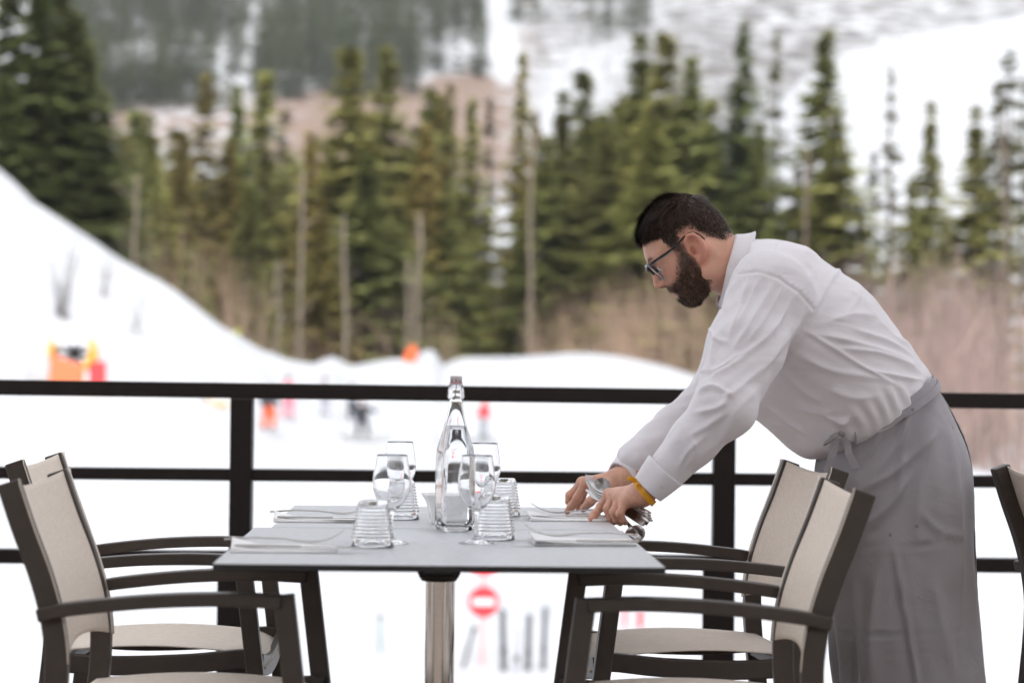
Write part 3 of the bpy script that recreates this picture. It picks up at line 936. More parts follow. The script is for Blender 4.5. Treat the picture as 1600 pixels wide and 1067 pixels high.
# ================================================================== TABLEWARE
def glass_mat(name, tint=(1, 1, 1), ior=1.47, rough=0.0):
    m = bpy.data.materials.new(name)
    t, b = nodes(m)
    b.inputs['Base Color'].default_value = (*tint, 1)
    b.inputs['Transmission Weight'].default_value = 1.0
    b.inputs['Roughness'].default_value = rough
    b.inputs['IOR'].default_value = ior
    return m
m_glass = glass_mat('clear_glass', (0.985, 0.99, 0.995))
m_water = glass_mat('water', (0.985, 0.99, 1.0), 1.33)
m_steel = mat('cutlery_steel', (0.55, 0.53, 0.52), 0.22, metal=1.0)
m_wire = mat('wire', (0.35, 0.34, 0.34), 0.25, metal=1.0)
m_china = mat('white_china', (0.90, 0.90, 0.89), 0.15, spec=0.5)
m_paper = mat('white_paper_napkin', (0.94, 0.93, 0.93), 0.85, bump=0.25, bscale=260, spec=0.1)

def lathe_glass(name, outer, inner, parent, n=40, m=None):
    prof = outer + inner[::-1]
    o = MB().lathe(prof, n).build(name, m or m_glass, parent, smooth=True)
    return o

def make_wine_glass(label):
    g = thing('wine_glass', label, 'wine glass', group='empty wine glasses on the tables')
    out = [(0.0, .0), (.029, .0), (.030, .0008), (.029, .0020), (.018, .0045), (.008, .008), (.0042, .016), (.0036, .030), (.0040, .048), (.007, .056), (.016, .064), (.026, .076),
           (.0315, .090), (.0330, .100), (.0322, .112), (.0300, .128), (.0272, .146), (.0262, .1520)]
    inn = [(0.0, .0600), (.008, .0615), (.016, .0668), (.0250, .0778), (.0303, .0905), (.0318, .100), (.0311, .112), (.0289, .128), (.0262, .146), (.0253, .1520)]
    pr = catmull([(a, 0, b) for a, b in out], 2)
    o = [(max(0, p[0]), p[2]) for p in pr]
    pi_ = catmull([(a, 0, b) for a, b in inn], 2)
    i_ = [(max(0, p[0]), p[2]) for p in pi_]
    bowl = [q for q in o if q[1] > .0545]
    foot = [q for q in o if q[1] <= .0545]
    # one continuous glass; the foot and stem are joined to the bowl
    lathe_glass('bowl', o, i_, g, 48)
    return g

def make_tumbler(label):
    """ribbed tumbler standing upside down: mouth at the table, thick base on top"""
    g = thing('tumbler', label, 'tumbler', group='ribbed tumblers upside down on the tables')
    H = .078
    o = [(.0365, 0.0)]
    n = 64
    for k in range(1, n):
        z = .012 + (H - .012 - .006) * k / n
        rr = .0365 - .0115 * z / H
        a = (z - .016) / (H - .030) * 8
        if 0.012 < z < H - .008:
            rr += .0019 * math.cos(2 * math.pi * a)
        o.append((rr, z))
    o += [(.0250, H - .004), (.0232, H - .0012), (.0210, H), (0.0, H)]
    inn = [(.0345, 0.0), (.0330, .015), (.0275, .045), (.0245, .0640), (.0215, .0680), (0.0, .0688)]
    pi_ = catmull([(a, 0, b) for a, b in inn], 3)
    i_ = [(max(0, p[0]), p[2]) for p in pi_]
    prof = i_[::-1] + o
    MB().lathe(prof, 40).build('glass_body', m_glass, g, smooth=True)
    return g

wg = make_wine_glass('wine glass at the left, the nearer one beside the upside down tumbler')
tm = make_tumbler('upside down ribbed tumbler, nearest at the left of the glasses')
def setdown(o, px, py, label=None, rz=0.0):
    p = PZ(px, py, TZ); o.location = (p.x, p.y, TZ + .0003); o.rotation_euler = (0, 0, rz)
    if label: o['label'] = label
    return o
setdown(wg, 611, 849)
setdown(copy_tree(wg), 624, 807, 'wine glass at the left, the farther one behind the nearer wine glass')
setdown(copy_tree(wg), 744, 849, 'wine glass at the right, the nearer one overlapping the bottle')
setdown(copy_tree(wg), 756, 810, 'wine glass at the right, the farther one behind the bottle')
setdown(tm, 582, 854)
setdown(copy_tree(tm), 627, 811, 'upside down ribbed tumbler standing between the left wine glasses and the china bowl', .4)
setdown(copy_tree(tm), 773, 843, 'upside down ribbed tumbler at the right, the nearer one before the wine glass', .9)
setdown(copy_tree(tm), 786, 806, 'upside down ribbed tumbler at the right, the farther one', 1.3)

# swing top bottle
bt = thing('water_bottle', 'clear swing top glass bottle of water standing in the middle of the table', 'bottle')
setdown(bt, 710, 829)
def squircle(n, r, sq):
    out = []
    for k in range(n):
        a = 2 * math.pi * k / n
        c, s = math.cos(a), math.sin(a)
        p = 2 + 4.5 * sq
        d = (abs(c) ** p + abs(s) ** p) ** (-1 / p)
        out.append((r * d * c, r * d * s))
    return out
def loft(prof, n=48, rot=R(20)):
    """prof: (radius, z, squareness) rings, bottom to top along the skin, closed to the axis at both ends when radius is 0"""
    V, Fc = [], []
    cr, sr = math.cos(rot), math.sin(rot)
    for r, z, s in prof:
        V += [(x * cr - y * sr, x * sr + y * cr, z) for x, y in squircle(n, max(r, 1e-5), s)]
    for i in range(len(prof) - 1):
        Fc += [(i * n + k, i * n + (k + 1) % n, (i + 1) * n + (k + 1) % n, (i + 1) * n + k) for k in range(n)]
    return V, Fc
bo = [(0, .003, 1), (.020, .003, 1), (.026, .0, 1), (.0290, .002, 1), (.0312, .007, 1), (.0316, .02, 1), (.0318, .07, 1), (.0316, .110, 1), (.0312, .135, 1), (.0295, .152, .9), (.0258, .170, .6), (.0215, .188, .3), (.0178, .206, .1),
      (.0150, .224, 0), (.0134, .238, 0), (.0132, .243, 0), (.0150, .246, 0), (.0156, .250, 0), (.0140, .2535, 0), (.0148, .258, 0), (.0142, .266, 0), (.0120, .2715, 0), (.0105, .2725, 0)]
bi = [(.0100, .2715, 0), (.0100, .262, 0), (.0112, .240, 0), (.0133, .224, 0), (.0162, .206, .1), (.0199, .188, .3), (.0242, .170, .6), (.0279, .152, .9), (.0296, .135, 1), (.0300, .07, 1), (.0298, .02, 1), (.0270, .010, 1), (.018, .0085, 1), (0, .0085, 1)]
V, Fc = loft(bo + bi)
mb = MB(); mb.add(V, Fc)
mb.build('glass_body', m_glass, bt, smooth=True)
wl = .1945
wi = [(0, .0088, 1), (.0178, .0088, 1), (.0267, .0103, 1), (.0295, .02, 1), (.0297, .07, 1), (.0293, .135, 1), (.0276, .152, .9), (.0239, .170, .6), (.0196, .188, .3), (.0182, wl, .25), (.0165, wl, .2), (0, wl - .0004, .2)]
V, Fc = loft(wi)
mb = MB(); mb.add(V, Fc)
mb.build('water', m_water, bt, smooth=True)
m_rub = mat('red_rubber_washer', (0.62, 0.28, 0.32), 0.5)
m_stop = mat('white_stopper', (0.62, 0.58, 0.60), 0.3)
st = MB(); st.lathe([(.0085, .2728), (.0118, .2735), (.0118, .2762), (.009, .277)], 24).build('washer', m_rub, bt, smooth=True)
MB().box(-.0112, .0112, -.0065, .0065, .2760, .2875).build('stopper', m_stop, bt, bevel=.002)
w = MB()
for s in (-1, 1):
    w.tube(catmull([(s * .004, -.0042, .2835), (s * .010, -.009, .276), (s * .0146, -.008, .262), (s * .0158, -.004, .250), (s * .013, -.010, .245)], 5), .0009, 6)
w.tube(catmull([(-.013, -.010, .245), (-.004, -.0185, .2465), (.006, -.0185, .2460), (.013, -.010, .245)], 6), .0009, 6)
w.tube([(-.0005, -.0045, .283), (.001, -.0165, .270), (-.0015, -.0180, .2475)], .0011, 6)
w.tube(catmull([(-.0035, -.0185, .2475), (-.0055, -.0195, .2455), (-.004, -.0200, .2435), (-.002, -.0195, .2455), (-.0035, -.0185, .2475)], 4), .0010, 6)
w.build('wire_clip', m_wire, bt, smooth=True)

# china bowl with a flared rim
bw = thing('china_bowl', 'white china bowl with flared rim behind the bottle', 'bowl')
setdown(bw, 697, 818)
co = [(0, .0, .6), (.026, .0, .6), (.029, .002, .6), (.0305, .008, .6), (.0335, .024, .6), (.0385, .042, .6), (.0470, .0555, .6), (.0480, .0572, .6), (.0470, .0580, .6), (.0365, .044, .6), (.0312, .024, .6), (.028, .009, .6), (.020, .005, .6), (0, .005, .6)]
V, Fc = loft(co, 56, R(8))
mb = MB(); mb.add(V, Fc); mb.build('china_body', m_china, bw, smooth=True)

# napkins, forks, knives
def napkin(px0, px1, py, depth, label, flip, seed):
    """folded napkin; near edge along photo row py"""
    a, b = PZ(px0, py, TZ), PZ(px1, py + .5, TZ)
    L = (b - a).length
    ax = (b - a).normalized()
    c = (a + b) / 2 + Vector((-ax.y, ax.x, 0)) * depth / 2
    n = thing('paper_napkin', label, 'napkin', (c.x, c.y, TZ), math.atan2(ax.y, ax.x), 'folded napkins under the cutlery')
    rg = random.Random(seed)
    def sheet(z0, lift, dx, dy, sh):
        nu, nv = 26, 14
        V = []
        for j in range(nv + 1):
            for i in range(nu + 1):
                u, v = i / nu, j / nv
                x = (u - .5) * L * sh + dx; y = (v - .5) * depth * sh + dy
                uu = (1 - u) if flip else u
                corner = max(0, 1 - uu * 3.2) * (0.25 + .75 * v)         # raised loose corner towards the diner's side
                z = z0 + lift * corner ** 1.3 + .0022 * math.sin(u * 9 + seed + v * 3) * max(0, lift * 40) * (v + .2) * .5
                V.append((x, y, z))
        Fc = [(j * (nu + 1) + i, j * (nu + 1) + i + 1, (j + 1) * (nu + 1) + i + 1, (j + 1) * (nu + 1) + i) for j in range(nv) for i in range(nu)]
        return V, Fc
    for k, (z0, lift, sh) in enumerate(((.0010, 0, 1.0), (.0027, .001, .995), (.0044, .012, .985))):
        V, Fc = sheet(z0, lift, rg.uniform(-.001, .001), rg.uniform(-.001, .001), sh)
        o = link('napkin_fold', mesh_from('napkin_fold', V, Fc), m_paper, n)
        s = o.modifiers.new('thick', 'SOLIDIFY'); s.thickness = .0016; s.offset = 0
    # rolled near fold joining the layers
    MB().tube([(-L / 2 * .99, -depth / 2 + .001, .0026), (0, -depth / 2 - .0006, .0026), (L / 2 * .99, -depth / 2 + .001, .0026)], .0024, 10).build('folded_edge', m_paper, n, smooth=True)
    return n

def fork_mesh(z_tip=.020):
    """fork along +X: handle end at x=-.1, tines end at x=+.1"""
    mb = MB()
    zc = lambda x: float(np.interp(x, [-.1, -.05, 0, .03, .045, .06, .08, .1], [.004, .0075, .0062, .0022, .0012, .0025, .0085, z_tip]))
    xs = np.linspace(-.1, .055, 20)
    wd = lambda x: float(np.interp(x, [-.1, -.092, -.05, .0, .025, .04, .055], [.009, .012, .0085, .0055, .006, .017, .021]))
    mb.ribbon([(x, 0, zc(x)) for x in xs], .0028, [wd(x) for x in xs])
    for k in range(4):
        y = (k - 1.5) * .0056
        xt = np.linspace(.0545, .1, 8)
        mb.ribbon([(x, y, zc(x)) for x in xt], [.0024 - .0012 * i / 7 for i in range(8)], [.0036 - .0020 * i / 7 for i in range(8)])
    return mb
def knife_mesh():
    mb = MB()
    xs = np.linspace(-.108, .0, 12)
    mb.ribbon([(x, 0, .003) for x in xs], .0040, [float(np.interp(x, [-.108, -.1, -.05, 0], [.010, .0125, .011, .009])) for x in xs])
    xb = np.linspace(.0002, .112, 14)
    mb.ribbon([(x, .002 * (x / .1) ** 2, .0028) for x in xb], .0012, [float(np.interp(x, [0, .01, .08, .112], [.010, .017, .018, .003])) for x in xb])
    return mb
def spoon_mesh():
    mb = MB()
    xs = np.linspace(-.1, .052, 20)
    zc = lambda x: float(np.interp(x, [-.1, -.05, 0, .03, .052], [.004, .0075, .0062, .003, .003]))
    mb.ribbon([(x, 0, zc(x)) for x in xs], .0018, [float(np.interp(x, [-.1, -.092, -.05, .0, .035, .052], [.009, .0125, .0085, .0055, .006, .009])) for x in xs])
    nu, nv = 16, 6
    V = [(.075, 0, -.004)]
    for j in range(1, nv + 1):
        for i in range(nu):
            a = 2 * math.pi * i / nu; r = j / nv
            V.append((.075 + .027 * r * math.cos(a), .0195 * r * math.sin(a) * (1 - .12 * math.cos(a)), -.004 + .0075 * r * r))
    Fc = [(0, 1 + i, 1 + (i + 1) % nu) for i in range(nu)]
    for j in range(nv - 1):
        Fc += [(1 + j * nu + i, 1 + (j + 1) * nu + i, 1 + (j + 1) * nu + (i + 1) % nu, 1 + j * nu + (i + 1) % nu) for i in range(nu)]
    o = len(mb.v)
    mb.add(V, Fc)
    mb.add([(x, y, z - .0012) for x, y, z in V], [q[::-1] for q in Fc])
    rim = len(V) - nu
    mb.f += [(o + rim + i, o + rim + (i + 1) % nu, o + len(V) + rim + (i + 1) % nu, o + len(V) + rim + i) for i in range(nu)]
    return mb
FORK, KNIFE, SPOON = fork_mesh().mesh('fork'), knife_mesh().mesh('knife'), spoon_mesh().mesh('spoon')
for me in (FORK, KNIFE, SPOON): me.materials.append(m_steel)

def lay(me, name, label, cat, group, p, rz, z=TZ + .0085, tilt=0.0):
    o = link(name, me, None, None, (p.x, p.y, z))
    o.rotation_euler = (0, tilt, rz)
    b = o.modifiers.new('bevel', 'BEVEL'); b.width = .0004; b.segments = 1
    return tag(o, label, cat, group)
SET = [  # px0, px1, near edge py, depth, flip(diner at left -> corner left), where, fork px, py, heading
    (359, 527, 863.5, .125, False, 'front left', 443, 851, 0, 470, 857),
    (428, 562, 816.0, .110, False, 'back left', 500, 807, 0, 520, 812),
    (836, 995, 852.5, .120, False, 'front right', 908, 842, 180, 900, 848),
    (829, 968, 814.5, .110, False, 'back right', 905, 806, 180, 884, 809)]
for k, (x0, x1, py, dp, fl, where, fx, fy, hd, kx, ky) in enumerate(SET):
    napkin(x0, x1, py, dp, 'folded white paper napkin at the %s place' % where, fl, k)
    lay(FORK, 'fork', 'steel fork lying on the napkin at the %s place' % where, 'fork', 'forks laid on the napkins', PZ(fx, fy - 6, TZ + .009), R(hd + (4 if k % 2 else -3)), z=TZ + .0066)
    lay(KNIFE, 'knife', 'steel knife lying beside the fork on the %s napkin' % where, 'knife', 'knives laid on the napkins', PZ(kx, ky - 3, TZ + .009), R(hd + (3 if hd else -2)), z=TZ + .0064)

# ================================================================== PEOPLE AND GEAR ON THE SNOW
m_dk = mat('dark_ski_wear', (0.035, 0.038, 0.048), 0.7)
m_or = mat('orange_ski_wear', (0.80, 0.13, 0.03), 0.6)
m_rd = mat('red_ski_wear', (0.66, 0.05, 0.06), 0.6)
m_pk = mat('pink_ski_wear', (0.72, 0.26, 0.32), 0.6)
m_gy = mat('grey_ski_wear', (0.42, 0.43, 0.47), 0.7)
m_skin0 = mat('distant_skin', (0.55, 0.33, 0.25), 0.6)
m_hel = mat('ski_helmet', (0.05, 0.05, 0.06), 0.3)
m_ski = mat('ski_top', (0.10, 0.10, 0.09), 0.4)
def skier(px, py, hpx, jacket, trousers, label, face=90.0, crouch=0.0, arms='down', skis=True, minD=None):
    """person on the snow, feet at photo pixel (px, py), hpx pixels tall"""
    g = ground_hit(px, py)
    H = hpx * g.y / F_PX
    s = H / 1.75 * 1.12
    root = thing('person', label, 'person', g, R(face), 'people on the ski slope')
    k = crouch
    hipz = .92 - .25 * k
    J = dict(pel=(-.12 * k, 0, hipz), che=(.12 * k, 0, hipz + .36 - .05 * k), nec=(.18 * k, 0, hipz + .54 - .10 * k), hea=(.22 * k, 0, hipz + .66 - .10 * k), top=(.23 * k, 0, hipz + .80 - .10 * k))
    order = ['pel', 'che', 'nec', 'hea', 'top']
    Vs = [J[q] for q in order]; E = [(0, 1), (1, 2), (2, 3), (3, 4)]
    Rr = [(.17, .15), (.20, .15), (.075, .075), (.11, .10), (.07, .07)]
    def chain(start, pts, rr):
        p = start
        for q, r_ in zip(pts, rr):
            Vs.append(q); Rr.append((r_, r_)); E.append((p, len(Vs) - 1)); p = len(Vs) - 1
    for sd in (-1, 1):
        spread = .14 + .10 * k
        chain(0, [(-.05 * k, sd * .11, hipz - .08), (.10 + .16 * k, sd * spread, .50 - .04 * k), (-.02, sd * (spread + .03), .11), (.14, sd * (spread + .03), .05)], [.115, .085, .075, .06])
        if arms == 'out':
            chain(1, [(.10 * k, sd * .22, hipz + .42 - .05 * k), (.12, sd * .46, hipz + .30), (.22, sd * .66, hipz + .26)], [.085, .065, .05])
        else:
            chain(1, [(.10 * k, sd * .22, hipz + .42 - .05 * k), (.05, sd * .32, hipz + .14), (.25, sd * .30, hipz + .06)], [.085, .065, .05])
    me = bpy.data.meshes.new('body')
    me.from_pydata([Vector(v) * s for v in Vs], E, [])
    o = link('body', me, None, root)
    sk = o.modifiers.new('skin', 'SKIN')
    for i, r_ in enumerate(Rr):
        o.data.skin_vertices[0].data[i].radius = (r_[0] * s * 1.4, r_[1] * s * 1.4)
    o.data.skin_vertices[0].data[0].use_root = True
    sub = o.modifiers.new('sub', 'SUBSURF'); sub.levels = 1; sub.render_levels = 1
    dg = bpy.context.evaluated_depsgraph_get()
    me2 = bpy.data.meshes.new_from_object(o.evaluated_get(dg))
    o.modifiers.clear(); o.data = me2; me2.name = 'body'
    me2.materials.clear()
    for m in (jacket, trousers, m_skin0, m_dk): me2.materials.append(m)
    for p in me2.polygons:
        z = p.center.z / s
        p.material_index = 3 if z < .14 else (1 if z < hipz - .02 else (2 if z > J['nec'][2] + .02 else 0))
        p.use_smooth = True
    hz = J['hea'][2] * s
    hm = MB(); hm.lathe([(.125 * s, .02 * s), (.13 * s, .06 * s), (.115 * s, .12 * s), (.07 * s, .165 * s), (0, .178 * s)], 14)
    hm.build('helmet', m_hel, root, smooth=True, loc=(J['hea'][0] * s, 0, hz - .02 * s))
    if skis:
        for sd in (-1, 1):
            y = sd * (.17 + .10 * k) * s
            MB().ribbon([(-.75 * s, y, .02), (.70 * s, y, .02), (.82 * s, y, .06), (.90 * s, y, .13)], .015, .085).build('ski', m_ski, root)
            a = (.22 * s, sd * (.66 if arms == 'out' else .30) * s, (hipz + (.26 if arms == 'out' else .06)) * s)
            MB().tube([a, (a[0] - .35 * s, a[1] * 1.25, 0.0)], .012, 5).build('ski_pole', m_dk, root)
    return root
skier(419, 672, 66, m_dk, m_or, 'person in bright orange ski trousers beside the left railing post', 70, .15, skis=False)
skier(450, 655, 62, m_pk, m_pk, 'distant person dressed in pink standing behind the railing', 80, 0, skis=False)
skier(507, 650, 56, m_gy, m_gy, 'distant person in grey with head hidden by the top rail', 60, 0, skis=False)
sb = skier(566, 683, 58, m_dk, m_dk, 'snowboarder in black gliding crouched with arms spread', -80, .45, 'out', skis=False)
MB().ribbon([(-.1, -1.0, .16), (-.1, -.8, .05), (-.1, .8, .05), (-.1, 1.0, .16)], .03, .34, side=(1, 0, 0)).build('snowboard', mat('olive_board', (.16, .14, .05), .4), sb)
skier(550, 655, 52, m_gy, m_dk, 'distant person behind the black skier, mostly behind the top rail', 60, 0, skis=False)
skier(757, 686, 58, m_rd, m_gy, 'skier in a red jacket and grey trousers right of the bottle neck', 150, .1)
skier(453, 553, 36, m_or, m_dk, 'distant person in an orange jacket on top of the snow bank', 90, 0, skis=False)

# snow gun: yellow drum on a red and orange padded carriage, snow on top
m_yel = mat('yellow_paint', (0.80, 0.42, 0.03), 0.4, var=0.1)
m_pad = mat('orange_pvc_mat', (0.82, 0.20, 0.08), 0.45, var=0.08)
m_pad2 = mat('red_pvc_mat', (0.74, 0.055, 0.06), 0.45, var=0.08)
m_blk = mat('black_rubber', (0.02, 0.02, 0.022), 0.6)
m_snow2 = mat('clump_of_snow', (0.84, 0.86, 0.90), 0.8, bump=0.3, bscale=6)
m_white = mat('white_paint', (0.8, 0.8, 0.8), 0.5)
g = ground_hit(120, 602)
S = 82 * g.y / F_PX / 1.6
gun = thing('snow_gun', 'yellow and red snow gun with padded sides on the left snow bank', 'snow gun', g, R(8))
mb = MB()   # drum: open ring, axis tipped towards the viewer
prof = [(.64, -.42), (.72, -.40), (.74, 0), (.72, .40), (.64, .42), (.56, .40), (.58, 0), (.56, -.40)]
mb.lathe([(r * S, z * S) for r, z in prof], 30, close=True)
dr = mb.build('fan_drum', m_yel, gun, smooth=True, loc=(-.12 * S, 0, .95 * S))
dr.rotation_euler = (R(76), 0, R(-8))
mb = MB()
for k in range(8):
    a = k * math.pi / 4
    mb.ribbon([(.08 * S * math.cos(a), .08 * S * math.sin(a), 0), (.56 * S * math.cos(a), .56 * S * math.sin(a), 0)], .02 * S, .16 * S, side=(math.sin(a) * -.7, math.cos(a) * .7, .7))
mb.lathe([(0, -.2 * S), (.11 * S, -.16 * S), (.11 * S, .16 * S), (0, .2 * S)], 12)
fb = mb.build('fan_blades', m_blk, gun, loc=(-.12 * S, 0, .95 * S)); fb.rotation_euler = (R(76), 0, R(-8))
V = []   # heap of snow filling and capping the drum
for j in range(9):
    for i in range(20):
        a = 2 * math.pi * i / 20; el = -0.2 + (math.pi / 2 + .2) * j / 8
        r = 1 + .1 * mnoise.noise(Vector((math.cos(a) * 2, math.sin(a) * 2, el * 2)))
        V.append((.62 * S * r * math.cos(a) * math.cos(el) - .12 * S, (-.10 + .46 * r * math.sin(a) * math.cos(el)) * S, (1.33 + .46 * r * math.sin(el)) * S))
Fc = [(j * 20 + i, j * 20 + (i + 1) % 20, (j + 1) * 20 + (i + 1) % 20, (j + 1) * 20 + i) for j in range(8) for i in range(20)]
link('snow_cap', mesh_from('snow_cap', V, Fc), m_snow2, gun)
MB().add([(-.80 * S, -.50 * S, .0), (.22 * S, -.62 * S, -.10 * S), (.22 * S, -.62 * S, .62 * S), (-.30 * S, -.55 * S, .78 * S), (-.80 * S, -.50 * S, 1.0 * S),
          (-.80 * S, -.36 * S, .0), (.22 * S, -.46 * S, -.10 * S), (.22 * S, -.46 * S, .62 * S), (-.30 * S, -.40 * S, .78 * S), (-.80 * S, -.36 * S, 1.0 * S)],
         [(0, 1, 2, 3, 4), (9, 8, 7, 6, 5), (0, 5, 6, 1), (1, 6, 7, 2), (2, 7, 8, 3), (3, 8, 9, 4), (4, 9, 5, 0)]).build('padded_mat', m_pad, gun, bevel=.03)
MB().box(.36 * S, .90 * S, -.55 * S, -.35 * S, -.08 * S, .74 * S).build('padded_mat', m_pad2, gun, bevel=.03)['label'] = 'red padded mat'
MB().box(.25 * S, .37 * S, -.56 * S, -.42 * S, -.08 * S, .46 * S).build('white_panel', m_white, gun, bevel=.02)
MB().box(.08 * S, .42 * S, -.34 * S, .0, .30 * S, .66 * S).build('motor', m_blk, gun, bevel=.03)
cr = MB()
for s in (-1, 1):
    cr.tube([(-.7 * S, s * .3 * S, .02), (0, 0, .5 * S), (.7 * S, s * .3 * S, .02)], .04 * S, 8)
cr.tube([(-.75 * S, -.2 * S, .05), (-1.5 * S, -.3 * S, .35 * S)], .035 * S, 8)
cr.build('carriage', m_gy, gun)

# yellow sled behind the rail
g = ground_hit(340, 636); q = g.y / F_PX
sl = thing('rescue_sled', 'yellow rescue sled on the snow left of the railing post', 'sled', g, R(-20))
MB().ribbon([(-17 * q, 0, 9 * q), (-13 * q, 0, 4 * q), (8 * q, 0, 3 * q), (17 * q, 0, 6 * q)], 5 * q, 12 * q).build('tub', m_yel, sl, bevel=.03)
MB().tube([(-17 * q, -4 * q, 9 * q), (-26 * q, -2 * q, 16 * q), (-26 * q, 2 * q, 16 * q), (-17 * q, 4 * q, 9 * q)], .03, 6).build('handle', m_blk, sl)
# orange crash mat beside the little snow mound
g = ground_hit(642, 568); q = g.y / F_PX
cm = thing('crash_mat', 'orange crash mat round a post beside a small snow mound', 'crash mat', g, 0)
MB().ribbon([(-2 * q, 0, -2 * q), (0, 0, 14 * q), (5 * q, 0, 26 * q)], [20 * q, 19 * q, 12 * q], 12 * q).build('mat', m_or, cm, bevel=.05)
MB().tube([(0, 0, -.2), (3 * q, 0, 33 * q)], 1.5 * q, 8).build('post', m_yel, cm)
# piste marker by the bank
g = ground_hit(374, 542); q = g.y / F_PX
pm = thing('piste_marker', 'thin yellow green piste marker pole at the foot of the snow bank', 'marker pole', g, 0)
MB().tube([(0, 0, -.3), (-3 * q, 0, 25 * q)], 1.0 * q, 6).build('pole', m_gy, pm)
MB().box(-6 * q, 1 * q, -.03, .03, 20 * q, 26 * q).build('flag', mat('lime_flag', (.5, .55, .05), .6), pm)

# no entry signs below the terrace
m_sgr = mat('sign_red', (0.72, 0.045, 0.06), 0.35)
m_sgw = mat('sign_white', (0.82, 0.82, 0.82), 0.35)
g = ground_hit(753, 1042, 8); q = g.y / F_PX
sg = thing('no_entry_sign', 'two red no entry discs on a pinkish post seen under the table', 'sign', g, 0)
MB().tube([(0, 0, -.3), (2 * q, 0, 190 * q)], 3.2 * q, 12).build('post', mat('faded_red_post', (0.72, 0.42, 0.40), .5), sg)
for dz, nm in ((102, 0), (168, 1)):
    d = MB(); d.lathe([(0, -.012), (24 * q, -.012), (24.5 * q, 0), (24 * q, .012), (0, .012)], 40)
    o = d.build('disc', m_sgr, sg, loc=(1.5 * q, -3.2 * q - .02, dz * q)); o.rotation_euler = (R(90), 0, 0)
    b = MB().box(-17 * q, 17 * q, -5 * q, 5 * q, .0122, .0185).build('white_bar', m_sgw, o)
# tools, skis and poles planted in the snow below the terrace
m_teal = mat('teal_pole', (0.18, 0.30, 0.27), .5)
def planted(name, label, cat, px, py, hpx, lean, w, m, group=None, pair=False, basket=False):
    g = ground_hit(px, py, 8); q = g.y / F_PX
    r_ = thing(name, label, cat, g, 0, group)
    if pair:
        for s in (-1, 1):
            MB().ribbon([(s * w * .6 * q, s * .03, -.25), ((s * w * .6 + lean * .9) * q, s * .01, hpx * .88 * q), ((s * w * .6 + lean) * q, -s * .05, hpx * q)], .02, w * q, side=(1, 0, 0)).build('ski', m, r_, bevel=.004)
        MB().box((lean * .3 - w) * q, (lean * .3 + w) * q, -.06, .06, hpx * .28 * q, hpx * .40 * q).build('binding', m_blk, r_, bevel=.01)
    else:
        MB().tube([(0, 0, -.25), (lean * q, 0, hpx * q)], w * q * .5, 8).build('pole', m, r_)
        MB().tube([((lean * .97) * q, 0, hpx * .93 * q), (lean * 1.03 * q, 0, hpx * 1.03 * q)], w * q * .9, 8).build('grip', m_blk, r_)
    return r_
planted('marker_pole', 'thin grey green pole standing in the snow left of the table column', 'marker pole', 594, 1020, 58, -1, 4, m_teal)
planted('marker_pole', 'dark pole leaning to the right under the no entry disc', 'marker pole', 716, 1046, 66, 24, 5, m_blk)
for k, (px, py, hp, ln, w, m, lab) in enumerate([
        (788, 1050, 98, -4, 4.5, m_dk, 'pair of dark skis planted upright, leftmost of the row under the table'),
        (806, 1052, 72, 3, 4, m_gy, 'pair of grey skis planted upright, second from the left under the table'),
        (824, 1050, 90, 2, 4.5, m_dk, 'pair of black skis planted upright, third from the left under the table'),
        (848, 1048, 100, 3, 4, m_dk, 'pair of tall dark skis planted upright, rightmost of the row under the table')]):
    planted('pair_of_skis', lab, 'skis', px, py, hp, ln, w, m, 'skis planted in the snow below the terrace', pair=True)
for px, py, hp, lab in ((1000, 985, 34, 'red padded slalom pole seen through the near right armrest'), (976, 984, 44, 'thin pale red slalom pole left of the padded one'), (956, 988, 20, 'short dark and red slalom stub left of the slalom poles')):
    g = ground_hit(px, py, 8); q = g.y / F_PX
    o = thing('slalom_pole', lab, 'slalom pole', g, 0)
    MB().tube([(0, 0, -.2), (0, 0, hp * q)], 2.0 * q, 8).build('pole', m_pk, o)
    MB().tube([(0, 0, hp * .2 * q), (0, 0, hp * .95 * q)], (4.5 if px == 1000 else 2.6) * q, 10).build('sleeve', m_rd, o)
# ================================================================== THE WAITER
def n3(v): return np.array(v, dtype=np.float32)
def sd_cap(p, a, b, ra, rb):
    a, b = n3(a), n3(b)
    ba = b - a
    pa = p - a
    h = np.clip(pa @ ba / max(1e-12, float(ba @ ba)), 0, 1)
    return np.sqrt(((pa - h[:, None] * ba) ** 2).sum(1)) - (ra + (rb - ra) * h)
def sd_ell(p, c, r):
    q = p - n3(c); r = n3(r)
    k0 = np.sqrt(((q / r) ** 2).sum(1)); k1 = np.sqrt(((q / (r * r)) ** 2).sum(1))
    return k0 * (k0 - 1) / np.maximum(k1, 1e-9)
def smin(a, b, k):
    h = np.maximum(k - np.abs(a - b), 0) / k
    return np.minimum(a, b) - h * h * k * .25
def smax(a, b, k): return -smin(-a, -b, k)
def chain_sd(p, pts, rr, k=None):
    d = None
    for i in range(len(pts) - 1):
        e = sd_cap(p, pts[i], pts[i + 1], rr[i], rr[i + 1])
        d = e if d is None else (np.minimum(d, e) if k is None else smin(d, e, k))
    return d

